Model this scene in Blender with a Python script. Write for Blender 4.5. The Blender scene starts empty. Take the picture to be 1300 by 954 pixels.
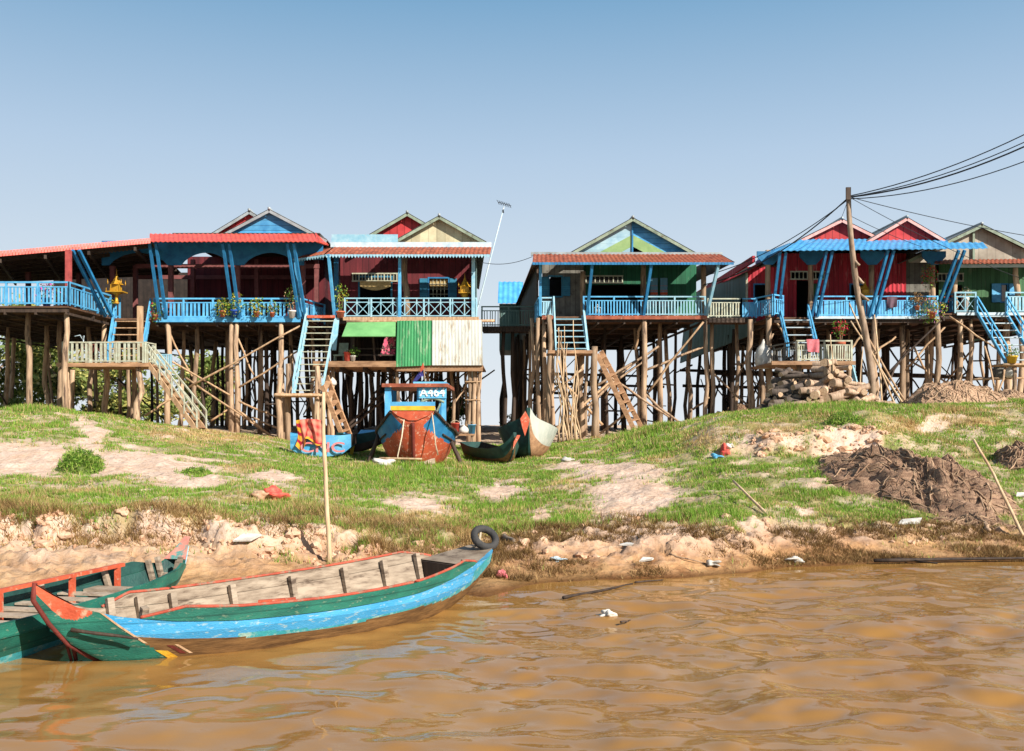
import bpy, math, random
import numpy as np
from mathutils import Vector, Matrix
random.seed(7); RNG = np.random.default_rng(7)
R = math.radians
F, YH, H = 1250.0, 540.0, 2.0
sc = bpy.context.scene
col = sc.collection

def P(px, py, d): return Vector(((px-650)*d/F, d, H-(py-YH)*d/F))
def X(px, d): return (px-650)*d/F
def Z(py, d): return H-(py-YH)*d/F
def S(r, g, b, k=.8):
    f = lambda c: ((c/255+.055)/1.055)**2.4 if c > 10 else c/255/12.92
    return (f(r)*k, f(g)*k, f(b)*k)

# ------------------------------------------------------------------ noise (for terrain and heaps)
def _hash(i, j, s):
    n = (i*374761393 + j*668265263 + s*974634777) & 0x7fffffff
    n = ((n ^ (n >> 13))*1274126177) & 0x7fffffff
    return ((n ^ (n >> 16)) & 0xffff)/65535.0
def vnoise(x, y, s=0):
    x = np.asarray(x, float); y = np.asarray(y, float)
    i = np.floor(x).astype(np.int64); j = np.floor(y).astype(np.int64)
    a = x-i; b = y-j; a = a*a*(3-2*a); b = b*b*(3-2*b)
    return (_hash(i, j, s)*(1-a)+_hash(i+1, j, s)*a)*(1-b)+(_hash(i, j+1, s)*(1-a)+_hash(i+1, j+1, s)*a)*b
def fbm(x, y, s=0, o=4):
    t = 0; k = .5; n = 0
    for q in range(o):
        t = t+k*vnoise(np.asarray(x)*2**q, np.asarray(y)*2**q, s+q*17); n += k; k *= .5
    return t/n

# ------------------------------------------------------------------ materials
MATS = {}
def nd(t, k, **kw):
    n = t.nodes.new(k)
    for a, b in kw.items():
        if a in n.inputs: n.inputs[a].default_value = b
        else: setattr(n, a, b)
    return n
def mat(name, c, c2=None, rough=.75, scale=5, stretch=(1, 1, 1), var=.3, rnd=.22, wear=None, bump=.25, bscale=40, metal=0, spec=.3, plank=None, seam=.55, thresh=(.35, .68)):
    if name in MATS: return MATS[name]
    m = bpy.data.materials.new(name); m.use_nodes = True; t = m.node_tree; L = t.links.new
    b = t.nodes['Principled BSDF']
    b.inputs['Roughness'].default_value = rough; b.inputs['Metallic'].default_value = metal
    b.inputs['Specular IOR Level'].default_value = spec
    tc = nd(t, 'ShaderNodeTexCoord'); oi = nd(t, 'ShaderNodeObjectInfo')
    mp = nd(t, 'ShaderNodeMapping'); mp.inputs['Scale'].default_value = stretch
    L(tc.outputs['Object'], mp.inputs['Vector'])
    n1 = nd(t, 'ShaderNodeTexNoise', Scale=scale, Detail=6.0, Roughness=.62); L(mp.outputs[0], n1.inputs['Vector'])
    r1 = nd(t, 'ShaderNodeMapRange'); r1.inputs[1].default_value = thresh[0]; r1.inputs[2].default_value = thresh[1]; L(n1.outputs[0], r1.inputs[0])
    c2 = c2 or tuple(v*(1-var) for v in c)
    mx = nd(t, 'ShaderNodeMix', data_type='RGBA'); mx.inputs[6].default_value = (*c, 1); mx.inputs[7].default_value = (*c2, 1)
    L(r1.outputs[0], mx.inputs[0]); out = mx.outputs[2]
    if wear:
        n2 = nd(t, 'ShaderNodeTexNoise', Scale=wear[2], Detail=8.0, Roughness=.7); L(mp.outputs[0], n2.inputs['Vector'])
        r2 = nd(t, 'ShaderNodeMapRange'); r2.inputs[1].default_value = 1-wear[1]-.05; r2.inputs[2].default_value = 1-wear[1]+.05; L(n2.outputs[0], r2.inputs[0])
        m2 = nd(t, 'ShaderNodeMix', data_type='RGBA'); m2.inputs[7].default_value = (*wear[0], 1)
        L(r2.outputs[0], m2.inputs[0]); L(out, m2.inputs[6]); out = m2.outputs[2]
    bsrc = None
    if plank:
        sx = nd(t, 'ShaderNodeSeparateXYZ'); L(tc.outputs['Object'], sx.inputs[0])
        dv = nd(t, 'ShaderNodeMath', operation='DIVIDE'); L(sx.outputs[plank[0]], dv.inputs[0]); dv.inputs[1].default_value = plank[1]
        fr = nd(t, 'ShaderNodeMath', operation='FRACT'); L(dv.outputs[0], fr.inputs[0])
        fl = nd(t, 'ShaderNodeMath', operation='FLOOR'); L(dv.outputs[0], fl.inputs[0])
        wn = nd(t, 'ShaderNodeTexWhiteNoise', noise_dimensions='1D'); L(fl.outputs[0], wn.inputs['W'])
        pr = nd(t, 'ShaderNodeMapRange'); pr.inputs[3].default_value = .78; pr.inputs[4].default_value = 1.15; L(wn.outputs[0], pr.inputs[0])
        h1 = nd(t, 'ShaderNodeMath', operation='GREATER_THAN'); L(fr.outputs[0], h1.inputs[0]); h1.inputs[1].default_value = .12
        sm = nd(t, 'ShaderNodeMapRange'); sm.inputs[3].default_value = seam; sm.inputs[4].default_value = 1; L(h1.outputs[0], sm.inputs[0])
        ml = nd(t, 'ShaderNodeMath', operation='MULTIPLY'); L(pr.outputs[0], ml.inputs[0]); L(sm.outputs[0], ml.inputs[1])
        m3 = nd(t, 'ShaderNodeVectorMath', operation='SCALE'); L(out, m3.inputs[0]); L(ml.outputs[0], m3.inputs['Scale']); out = m3.outputs[0]
    if rnd:
        rr = nd(t, 'ShaderNodeMapRange'); rr.inputs[3].default_value = 1-rnd; rr.inputs[4].default_value = 1+rnd; L(oi.outputs['Random'], rr.inputs[0])
        m4 = nd(t, 'ShaderNodeVectorMath', operation='SCALE'); L(out, m4.inputs[0]); L(rr.outputs[0], m4.inputs['Scale']); out = m4.outputs[0]
    L(out, b.inputs['Base Color'])
    if bump:
        n3 = nd(t, 'ShaderNodeTexNoise', Scale=bscale, Detail=5.0); L(mp.outputs[0], n3.inputs['Vector'])
        bp = nd(t, 'ShaderNodeBump', Strength=bump, Distance=.03); L(n3.outputs[0], bp.inputs['Height']); L(bp.outputs[0], b.inputs['Normal'])
    MATS[name] = m; return m
def vcmat(name, rough=.7, trans=0.0, spec=.2):
    if name in MATS: return MATS[name]
    m = bpy.data.materials.new(name); m.use_nodes = True; t = m.node_tree; L = t.links.new
    b = t.nodes['Principled BSDF']; b.inputs['Roughness'].default_value = rough; b.inputs['Specular IOR Level'].default_value = spec
    a = nd(t, 'ShaderNodeAttribute', attribute_name='Col'); L(a.outputs['Color'], b.inputs['Base Color'])
    if trans:
        tr = nd(t, 'ShaderNodeBsdfTranslucent'); L(a.outputs['Color'], tr.inputs['Color'])
        ms = nd(t, 'ShaderNodeMixShader', Fac=trans); L(b.outputs[0], ms.inputs[1]); L(tr.outputs[0], ms.inputs[2])
        L(ms.outputs[0], t.nodes['Material Output'].inputs['Surface'])
    MATS[name] = m; return m

W_POST = mat('post wood', S(204, 172, 138), S(142, 114, 90), stretch=(1, 1, .12), scale=9, rnd=.28, wear=(S(92, 72, 58), .42, 6))
W_PALE = mat('pale wood', S(214, 180, 142), S(160, 120, 84), stretch=(1, 1, .2), scale=9, rnd=.2)
W_DARK = mat('dark wood', S(84, 67, 54), S(46, 36, 30), stretch=(1, 1, .15), scale=9, rnd=.25)  # dark wood, deepened so rear posts and joists carry shade in their colour
W_PLANK = mat('plank wood', S(122, 88, 64), S(76, 54, 40), stretch=(.3, 1, 1), scale=8, plank=(1, .18))  # darkened to put the shade under the decks into the boards
W_BEAM = mat('beam wood', S(190, 148, 110), S(136, 100, 72), stretch=(.3, 1, 1), scale=7)
W_GREY = mat('grey boat wood', S(178, 160, 138), S(124, 106, 88), stretch=(.4, .4, 2), scale=10, wear=(S(92, 76, 62), .38, 5), rnd=.12)
BLUE = mat('sky blue paint', S(104, 184, 222), S(70, 150, 200), scale=3, wear=(S(150, 170, 172), .3, 14), rnd=.12, rough=.55)
BLUE2 = mat('deep blue paint', S(48, 130, 176), S(34, 100, 144), scale=3, rnd=.12, rough=.55, wear=(S(90, 140, 160), .28, 10))
TEALR = mat('pale teal paint', S(172, 208, 218), S(128, 184, 204), scale=4, rnd=.1, wear=(S(190, 190, 176), .36, 12))
PALER = mat('weathered pale paint', S(196, 202, 180), S(170, 160, 132), scale=5, rnd=.14, wear=(S(128, 104, 82), .36, 9))
WHITEB = mat('white painted board', S(214, 222, 222), S(170, 196, 206), scale=3, wear=(S(130, 120, 108), .33, 8), rnd=.08)
TILE_R = mat('red metal tile', S(236, 98, 76), S(210, 74, 58), scale=2, rough=.45, rnd=.1, wear=(S(236, 130, 104), .36, 5), spec=.4)
TILE_B = mat('blue metal tile', S(96, 182, 232), S(66, 152, 212), scale=2, rough=.42, rnd=.1, wear=(S(120, 186, 226), .34, 4), spec=.4)
RUST = mat('rusty iron sheet', S(176, 96, 66), S(120, 62, 46), scale=3, rough=.7, wear=(S(206, 160, 130), .36, 4), rnd=.1)
ZINC = mat('zinc sheet', S(176, 184, 184), S(140, 142, 138), scale=2, rough=.5, wear=(S(150, 104, 74), .3, 3), metal=.3, rnd=.1)
ZINC_UND = mat('weathered roof sheet', S(150, 132, 116), S(104, 88, 78), scale=2, rough=.7, rnd=.12, wear=(S(120, 84, 62), .34, 3))
WHITE_SH = mat('white painted sheet', S(226, 226, 216), S(196, 194, 182), scale=2.2, stretch=(1, 1, .2), wear=(S(176, 160, 136), .41, 5), rnd=.04, rough=.55)
GREEN_SH = mat('green painted sheet', S(74, 160, 100), S(48, 126, 78), scale=2.2, stretch=(1, 1, .2), wear=(S(150, 180, 140), .40, 5), rnd=.05, rough=.55)
GREEN_AW = mat('pale green awning sheet', S(128, 186, 118), S(104, 162, 100), scale=1.5, rnd=.05, rough=.6)
RED_W = mat('dark red wall paint', S(118, 42, 46), S(84, 28, 34), scale=2, stretch=(1, 1, .2), wear=(S(140, 84, 78), .36, 5), plank=(0, .3), rnd=.08)
RED_C = mat('crimson sheet wall', S(206, 58, 70), S(172, 44, 56), scale=2, stretch=(1, 1, .15), plank=(0, .22), rnd=.08, seam=.45, wear=(S(220, 130, 126), .40, 5))
RED_G = mat('bright red gable paint', S(216, 74, 72), S(184, 48, 52), scale=2, plank=(0, .35), rnd=.08, wear=(S(230, 160, 150), .3, 3))
GRN_W = mat('dark green wall paint', S(46, 118, 82), S(30, 88, 62), scale=2, stretch=(1, 1, .15), wear=(S(110, 140, 110), .38, 5), plank=(0, .22), rnd=.08)
GRN_W2 = mat('olive green wall paint', S(82, 126, 82), S(60, 100, 64), scale=2, stretch=(1, 1, .15), wear=(S(120, 130, 100), .38, 5), plank=(0, .22), rnd=.08)
GREY_W = mat('grey green wall sheet', S(112, 140, 134), S(86, 112, 108), scale=1.5, stretch=(1, 1, .2), wear=(S(130, 120, 104), .38, 4), plank=(1, .3), seam=.75, rnd=.06)
GREY_B = mat('grey board wall', S(132, 128, 116), S(96, 92, 84), scale=2, plank=(0, .25), rnd=.08, wear=(S(80, 70, 60), .36, 4))
CREAM = mat('cream gable board', S(206, 196, 160), S(184, 170, 136), scale=2, plank=(0, .4), seam=.8, rnd=.05, wear=(S(150, 130, 104), .3, 4))
GREYCR = mat('grey cream gable board', S(196, 184, 164), S(164, 148, 130), scale=2, plank=(0, .4), seam=.8, rnd=.05, wear=(S(132, 104, 84), .33, 4))
BLUE_G = mat('blue gable board', S(92, 170, 214), S(60, 136, 188), scale=2, plank=(2, .25), rnd=.05)
PALE_G = mat('pale blue gable board', S(176, 206, 214), S(140, 178, 196), scale=2, plank=(2, .3), rnd=.05, seam=.85)
GREEN_G = mat('leaf green gable board', S(150, 176, 116), S(120, 150, 94), scale=2, rnd=.05)
GREENP = mat('grey green trim paint', S(160, 172, 148), S(116, 128, 110), scale=3, rnd=.05, wear=(S(110, 90, 70), .36, 6))
PINKP = mat('faded red post paint', S(186, 84, 78), S(140, 60, 58), scale=4, rnd=.12)
BROWNP = mat('brown red post paint', S(138, 82, 78), S(104, 60, 58), scale=4, rnd=.12)
SHUT = mat('blue shutter paint', S(58, 132, 160), S(40, 104, 134), scale=3, plank=(2, .09), rnd=.06)
DARKIN = mat('dark interior', (.02, .017, .015), (.01, .009, .008), rnd=.1)  # near-black colour stands in for the unlit rooms behind openings
GOLD = mat('gold paint', S(216, 166, 52), S(176, 124, 34), scale=6, rough=.4, metal=.25, rnd=.08)
TERRA = mat('terracotta', S(196, 112, 80), S(160, 84, 58), scale=4)
WHITEP = mat('white glazed pot', S(222, 214, 204), S(190, 176, 164), scale=4)
BLUEPOT = mat('blue pot', S(46, 92, 190), S(30, 66, 150), scale=4)
ORANGE = mat('orange boat paint', S(220, 104, 70), S(180, 76, 52), scale=3, wear=(S(200, 160, 130), .41, 9), rnd=.05, rough=.5)
ORANGE_H = mat('scuffed orange hull paint', S(200, 92, 58), S(148, 64, 44), scale=2.5, wear=(S(220, 168, 138), .41, 10), rnd=.03, rough=.55)
GRN_B = mat('green boat paint', S(44, 120, 100), S(28, 86, 74), scale=3, stretch=(1, 1, 3), wear=(S(124, 142, 116), .37, 12), rnd=.05, rough=.6, plank=(2, .12), seam=.7)
GRN_D = mat('dark green boat paint', S(42, 84, 76), S(26, 56, 54), scale=4, wear=(S(120, 120, 100), .32, 9), rnd=.05, rough=.55)
BLU_B = mat('bright blue boat paint', S(86, 178, 226), S(60, 156, 206), scale=2, stretch=(1, 1, 3), wear=(S(178, 204, 204), .40, 11), rnd=.05, rough=.6, plank=(2, .11), seam=.72)
BLU_P = mat('faded blue boat paint', S(120, 196, 228), S(78, 160, 206), scale=2, wear=(S(206, 218, 214), .35, 6), rnd=.05, rough=.55)
TEAL_B = mat('turquoise boat paint', S(72, 172, 178), S(46, 140, 148), scale=2.5, wear=(S(160, 190, 176), .43, 7), rnd=.05, rough=.5)
HULLBR = mat('wet hull wood', S(140, 104, 64), S(84, 60, 38), stretch=(.4, .4, 3), scale=8, rough=.5, rnd=.05)
STEMRED = mat('dark red stem paint', S(126, 52, 40), S(86, 36, 30), scale=4, rnd=.05)
YELLOW = mat('yellow paint', S(238, 196, 60), S(214, 160, 44), scale=4, rnd=.05)
WHITEHULL = mat('bleached hull planks', S(206, 206, 192), S(166, 176, 164), stretch=(1, 1, .3), scale=5, wear=(S(120, 120, 108), .36, 6), rnd=.05)
RAILRED = mat('dull red rail paint', S(196, 92, 68), S(150, 66, 48), scale=5, wear=(S(150, 120, 98), .44, 9), rnd=.05)
RUBBER = mat('black rubber', (.03, .03, .03), (.06, .055, .05), rough=.85, rnd=.05)
CABLE = mat('black cable', (.02, .022, .025), rough=.6, rnd=.05, bump=0)
ROPE = mat('pale rope', S(220, 206, 180), S(180, 160, 130), scale=20)
BAMB = mat('bamboo', S(218, 190, 152), S(178, 142, 106), stretch=(1, 1, .2), scale=8, rnd=.2, wear=(S(120, 86, 58), .33, 9))
WHITEL = mat('white lettering paint', (.85, .85, .83), rnd=0, bump=0)
REDL = mat('faded red lettering paint', S(226, 110, 104), S(210, 150, 150), scale=9, rnd=0, bump=0)
PLASTW = mat('white plastic', S(220, 216, 206), S(186, 178, 164), scale=6, rough=.5)
FABR = mat('red cloth', S(214, 62, 58), S(226, 120, 96), scale=12, rnd=.1)
PINKC = mat('pink cloth', S(226, 130, 134), S(206, 96, 104), scale=8)
NET_T = mat('tan fishing net', S(216, 180, 146), S(158, 120, 92), stretch=(1, .25, 2), scale=14, bump=.9, bscale=60, rnd=.12, wear=(S(70, 48, 36), .42, 7))
NET_S = mat('pale net twine', S(200, 168, 134), S(150, 118, 90), scale=8, rnd=0)
NET_D = mat('dark fishing net', S(184, 148, 118), S(128, 96, 74), stretch=(.5, 1, 2), scale=12, bump=1, bscale=60, rnd=.1, wear=(S(90, 66, 52), .42, 9))
MAT_Y = mat('straw mat', S(206, 178, 120), S(170, 140, 88), scale=10)
BARK = mat('grey bark', S(190, 164, 138), S(130, 104, 82), stretch=(1, 1, .3), scale=6, rnd=.2)
PINKT = mat('faded pink trim', S(230, 180, 170), S(206, 140, 130), scale=4, rnd=.05)
CLAY = mat('dry clay clod', S(226, 190, 158), S(186, 138, 102), scale=6, rnd=.15, bump=.6, bscale=25)
LOGM = mat('bleached log', S(216, 188, 158), S(156, 122, 96), stretch=(1, 1, .15), scale=10, rnd=.25, wear=(S(90, 66, 50), .35, 6))
LOGD = mat('shade-darkened weathered log', S(112, 98, 86), S(70, 60, 52), stretch=(1, 1, .15), scale=10, rnd=.25)  # darker copy of the log, with the pile's shaded end in its colour
LOGE = mat('sawn log end', S(206, 176, 142), S(160, 126, 96), scale=20, rnd=.15)
SHADEB = mat('shade-darkened boards', S(64, 52, 44), S(40, 33, 28), scale=4, plank=(0, .25))  # rear wall of the hall, interior shade put into its colour
LEAF = vcmat('leaf', .55, .3)
GRASSM = vcmat('grass blade', .7, .35)

# ------------------------------------------------------------------ mesh builder
class MB:
    def __init__(s): s.v = []; s.f = []; s.m = []; s.sm = []
    def add(s, vs, fs, mi=0, smooth=False):
        o = len(s.v); s.v.extend([tuple(v) for v in vs])
        for f in fs: s.f.append([o+i for i in f]); s.m.append(mi); s.sm.append(smooth)
        return s
    def box(s, c, size, rz=0, mi=0):
        x, y, z = [v/2 for v in size]; ca, sa = math.cos(rz), math.sin(rz)
        vs = [(c[0]+ca*a*x-sa*b*y, c[1]+sa*a*x+ca*b*y, c[2]+e*z) for e in (-1, 1) for a, b in ((-1, -1), (1, -1), (1, 1), (-1, 1))]
        return s.add(vs, [(3, 2, 1, 0), (4, 5, 6, 7), (0, 1, 5, 4), (1, 2, 6, 5), (2, 3, 7, 6), (3, 0, 4, 7)], mi)
    def span(s, x0, x1, y0, y1, z0, z1, mi=0): return s.box(((x0+x1)/2, (y0+y1)/2, (z0+z1)/2), (abs(x1-x0), abs(y1-y0), abs(z1-z0)), 0, mi)
    def beam(s, a, b, w=.1, h=.1, mi=0, up=None):
        a = Vector(a); b = Vector(b); d = (b-a).normalized()
        up = Vector(up) if up else (Vector((0, 0, 1)) if abs(d.z) < .95 else Vector((0, 1, 0)))
        x = d.cross(up).normalized()*w/2; y = x.normalized().cross(d)*h/2
        vs = [p+x*i+y*j for p in (a, b) for i, j in ((-1, -1), (1, -1), (1, 1), (-1, 1))]
        return s.add(vs, [(0, 1, 2, 3), (7, 6, 5, 4), (0, 4, 5, 1), (1, 5, 6, 2), (2, 6, 7, 3), (3, 7, 4, 0)], mi)
    def tube(s, pts, r, n=7, mi=0, smooth=True, cap=True, closed=False):
        pts = [Vector(p) for p in pts]; N = len(pts)
        rs = r if isinstance(r, (list, tuple)) else [r]*N
        vs = []; fs = []
        for i, p in enumerate(pts):
            if closed: d = pts[(i+1) % N]-pts[i-1]
            else: d = pts[min(i+1, N-1)]-pts[max(i-1, 0)]
            d.normalize()
            up = Vector((0, 1, 0)) if abs(d.y) < .8 else Vector((1, 0, 0))
            x = d.cross(up).normalized(); y = d.cross(x)
            for k in range(n):
                t = 2*math.pi*k/n; vs.append(p+(x*math.cos(t)+y*math.sin(t))*rs[i])
        for i in range(N if closed else N-1):
            for k in range(n):
                a = i*n+k; b = i*n+(k+1) % n; j = (i+1) % N
                fs.append((a, b, j*n+(k+1) % n, j*n+k))
        if cap and not closed: fs += [tuple(range(n-1, -1, -1)), tuple((N-1)*n+k for k in range(n))]
        return s.add(vs, fs, mi, smooth)
    def pole(s, a, b, r0, r1=None, n=7, wob=.03, seg=5, mi=0):
        a = Vector(a); b = Vector(b); r1 = r1 or r0*.85; pts = []; rs = []
        ph = [random.uniform(0, 6.28) for _ in range(4)]
        for i in range(seg+1):
            t = i/seg; e = math.sin(math.pi*t)
            pts.append(a.lerp(b, t)+Vector((math.sin(t*5+ph[0])+.5*math.sin(t*11+ph[2]), math.sin(t*4+ph[1]), 0))*wob*e)
            rs.append((r0+(r1-r0)*t)*(1+random.uniform(-.07, .07)))
        return s.tube(pts, rs, n, mi)
    def plate(s, p, t, mi=0, mi_back=None):
        p = [Vector(q) for q in p]; nrm = (p[1]-p[0]).cross(p[-1]-p[0]).normalized()*t; n = len(p)
        s.add(p, [tuple(range(n))], mi); s.add([q-nrm for q in p], [tuple(range(n-1, -1, -1))], mi if mi_back is None else mi_back)
        for i in range(n):
            j = (i+1) % n; s.add([p[i], p[i]-nrm, p[j]-nrm, p[j]], [(0, 1, 2, 3)], mi)
        return s
    def corr(s, a, b, c, d, period=.2, amp=.02, t=.012, mi=0, mi_back=None, k=4):
        """a->b along the waves, a->d the run of the ridges; top side = left of a->b seen from (b-a)x(d-a)"""
        a, b, c, d = [Vector(q) for q in (a, b, c, d)]; w = max((b-a).length, (c-d).length); n = max(2, int(w/period*k))
        nrm = (b-a).cross(d-a).normalized(); top = []; bot = []
        for i in range(n+1):
            u = i/n; o = math.sin(2*math.pi*i/k)*amp
            for q in (a.lerp(b, u), d.lerp(c, u)): top.append(q+nrm*o); bot.append(q+nrm*(o-t))
        s.add(top, [(2*i, 2*i+2, 2*i+3, 2*i+1) for i in range(n)], mi, True)
        s.add(bot, [(2*i+1, 2*i+3, 2*i+2, 2*i) for i in range(n)], mi if mi_back is None else mi_back, True)
        e = top+bot; m = 2*(n+1)
        s.add(e, [(2*i, m+2*i, m+2*i+2, 2*i+2) for i in range(n)]+[(2*i+1, 2*i+3, m+2*i+3, m+2*i+1) for i in range(n)], mi)
        return s
    def lathe(s, prof, c=(0, 0, 0), n=12, mi=0, smooth=True):
        vs = [(c[0]+r*math.cos(2*math.pi*k/n), c[1]+r*math.sin(2*math.pi*k/n), c[2]+z) for r, z in prof for k in range(n)]
        fs = [(i*n+k, i*n+(k+1) % n, (i+1)*n+(k+1) % n, (i+1)*n+k) for i in range(len(prof)-1) for k in range(n)]
        fs += [tuple(range(n-1, -1, -1)), tuple((len(prof)-1)*n+k for k in range(n))]
        return s.add(vs, fs, mi, smooth)
    def rock(s, c, r, mi=0, sq=.8, n=2, rough=.3):
        import bmesh
        bm = bmesh.new(); bmesh.ops.create_icosphere(bm, subdivisions=n, radius=1)
        a, b, e = [random.uniform(.7, 1.25) for _ in range(3)]; sd = random.uniform(0, 90)
        vs = []
        for v in bm.verts:
            q = v.co; k = 1+rough*(float(vnoise(q.x*1.7+sd, q.y*1.7+q.z*2.3, 3))-.5)*2
            vs.append((c[0]+q.x*r*a*k, c[1]+q.y*r*b*k, c[2]+q.z*r*e*sq*k))
        fs = [[v.index for v in f.verts] for f in bm.faces]; bm.free()
        return s.add(vs, fs, mi, n > 2)

def origin(o):
    p = Vector((0, 0, 0))
    while o is not None: p = p+Vector(o.location); o = o.parent
    return p
def link(name, mb, mats, parent=None, at=None):
    mats = mats if isinstance(mats, (list, tuple)) else [mats]
    base = origin(parent) if parent is not None else Vector(at or (0, 0, 0))
    me = bpy.data.meshes.new(name)
    me.from_pydata([(v[0]-base.x, v[1]-base.y, v[2]-base.z) for v in mb.v], [], mb.f)
    me.polygons.foreach_set('material_index', mb.m); me.polygons.foreach_set('use_smooth', mb.sm)
    for m in mats: me.materials.append(m)
    me.update()
    o = bpy.data.objects.new(name, me); col.objects.link(o)
    if parent is not None: o.parent = parent
    else: o.location = base
    return o
def tag(o, label, cat, group=None, kind=None):
    if label: o['label'] = label
    if cat: o['category'] = cat
    if group: o['group'] = group
    if kind: o['kind'] = kind
    return o
def thing(name, label, cat, loc=(0, 0, 0), group=None):
    o = bpy.data.objects.new(name, None); o.empty_display_size = .1; col.objects.link(o); o.location = loc
    return tag(o, label, cat, group)
def part(name, mats, parent, fn):
    b = MB(); fn(b); return link(name, b, mats, parent)
def dup(root, loc=None, rz=None, label=None, group=None):
    r = root.copy(); col.objects.link(r)
    if loc is not None: r.location = loc
    if rz is not None: r.rotation_euler = (0, 0, rz)
    if label: r['label'] = label
    if group: r['group'] = group
    for ch in root.children:
        c = ch.copy(); col.objects.link(c); c.parent = r
        for g in ch.children:
            e = g.copy(); col.objects.link(e); e.parent = c
    return r
def npmesh(name, V, faces, cols, m, parent=None):
    """V (n,3) world, faces (k, 3 or 4), cols (n,3)"""
    me = bpy.data.meshes.new(name); V = np.asarray(V, np.float32)
    if parent is not None:
        b = origin(parent); V = V-np.array([b.x, b.y, b.z], np.float32)
    k = faces.shape[1]; nf = len(faces)
    me.vertices.add(len(V)); me.vertices.foreach_set('co', V.ravel())
    me.loops.add(nf*k); me.loops.foreach_set('vertex_index', faces.astype(np.int32).ravel())
    me.polygons.add(nf); me.polygons.foreach_set('loop_start', np.arange(0, nf*k, k, dtype=np.int32))
    me.update(calc_edges=True)
    if cols is not None:
        ca = me.color_attributes.new('Col', 'FLOAT_COLOR', 'POINT')
        ca.data.foreach_set('color', np.c_[cols, np.ones(len(cols))].astype(np.float32).ravel())
    me.materials.append(m)
    o = bpy.data.objects.new(name, me); col.objects.link(o)
    if parent is not None: o.parent = parent
    return o
def leaves(name, C, size, cols, parent=None, m=None, flat=.3, aspect=.45):
    """diamond leaves at the centres C"""
    C = np.asarray(C, float); n = len(C)
    d = RNG.normal(size=(n, 3)); d[:, 2] -= flat; d /= np.linalg.norm(d, axis=1)[:, None]
    e = RNG.normal(size=(n, 3)); e -= d*(e*d).sum(1)[:, None]; e /= np.linalg.norm(e, axis=1)[:, None]
    s = (np.ones(n)*size*RNG.uniform(.6, 1.3, n))[:, None]
    V = np.stack([C-d*s*.5, C+e*s*aspect*.5, C+d*s*.5, C-e*s*aspect*.5], 1).reshape(-1, 3)
    return npmesh(name, V, np.arange(4*n).reshape(n, 4), np.repeat(cols, 4, 0), m or LEAF, parent)

# ------------------------------------------------------------------ camera, sky, sun
cam = bpy.data.cameras.new('camera'); co = bpy.data.objects.new('camera', cam); col.objects.link(co)
co.location = (0, 0, H); co.rotation_euler = (R(90), 0, 0)
cam.sensor_width = 36; cam.lens = 36*F/1300; cam.shift_y = (YH-477)/1300; cam.clip_end = 6000; cam.clip_start = .1
sc.camera = co
EL, AZ = R(32), R(44)            # sun behind the camera, to its right
sun_dir = Vector((math.sin(AZ)*math.cos(EL), -math.cos(AZ)*math.cos(EL), math.sin(EL)))
sl = bpy.data.lights.new('sun', 'SUN'); so = bpy.data.objects.new('sun', sl); col.objects.link(so)
sl.energy = 5.0; sl.angle = R(.5); sl.color = (1, .945, .87)
so.rotation_euler = sun_dir.to_track_quat('Z', 'Y').to_euler(); so.location = (20, -20, 30)
w = bpy.data.worlds.new('World'); sc.world = w; w.use_nodes = True; wt = w.node_tree
bg = wt.nodes['Background']; sk = wt.nodes.new('ShaderNodeTexSky'); sk.sky_type = 'NISHITA'; sk.sun_disc = False
sk.sun_elevation = EL; sk.sun_rotation = math.pi-AZ; sk.air_density = 1.0; sk.dust_density = 1.5; sk.ozone_density = 1.2; sk.altitude = 10
# humid air that pales the sky towards the horizon, laid over the Nishita sky by elevation
wtc = wt.nodes.new('ShaderNodeTexCoord'); wsx = wt.nodes.new('ShaderNodeSeparateXYZ'); wt.links.new(wtc.outputs['Generated'], wsx.inputs[0])
wc = wt.nodes.new('ShaderNodeValToRGB'); wt.links.new(wsx.outputs[2], wc.inputs[0]); k_ = 6.6
for p_, c_ in ((.0, (.80, .85, .90)), (.10, (.71, .80, .875)), (.26, (.47, .62, .80)), (.40, (.205, .405, .63)), (.6, (.10, .26, .50))):
    e_ = wc.color_ramp.elements[0] if p_ == 0 else (wc.color_ramp.elements[-1] if p_ == .6 else wc.color_ramp.elements.new(p_)); e_.position = p_; e_.color = (*c_, 1)
wsc = wt.nodes.new('ShaderNodeVectorMath'); wsc.operation = 'SCALE'; wsc.inputs['Scale'].default_value = k_*1.27; wt.links.new(wc.outputs[0], wsc.inputs[0])
wr = wt.nodes.new('ShaderNodeMapRange'); wr.inputs[1].default_value = .44; wr.inputs[2].default_value = .8; wr.inputs[3].default_value = 1; wr.inputs[4].default_value = 0; wt.links.new(wsx.outputs[2], wr.inputs[0])
wm = wt.nodes.new('ShaderNodeMix'); wm.data_type = 'RGBA'; wt.links.new(wr.outputs[0], wm.inputs[0]); wt.links.new(sk.outputs[0], wm.inputs[6]); wt.links.new(wsc.outputs[0], wm.inputs[7])
wt.links.new(wm.outputs[2], bg.inputs[0]); bg.inputs[1].default_value = .07
vs_ = sc.view_settings; vs_.view_transform = 'Standard'; vs_.look = 'None'; vs_.gamma = 1; vs_.use_curve_mapping = False; vs_.exposure = .75
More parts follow.
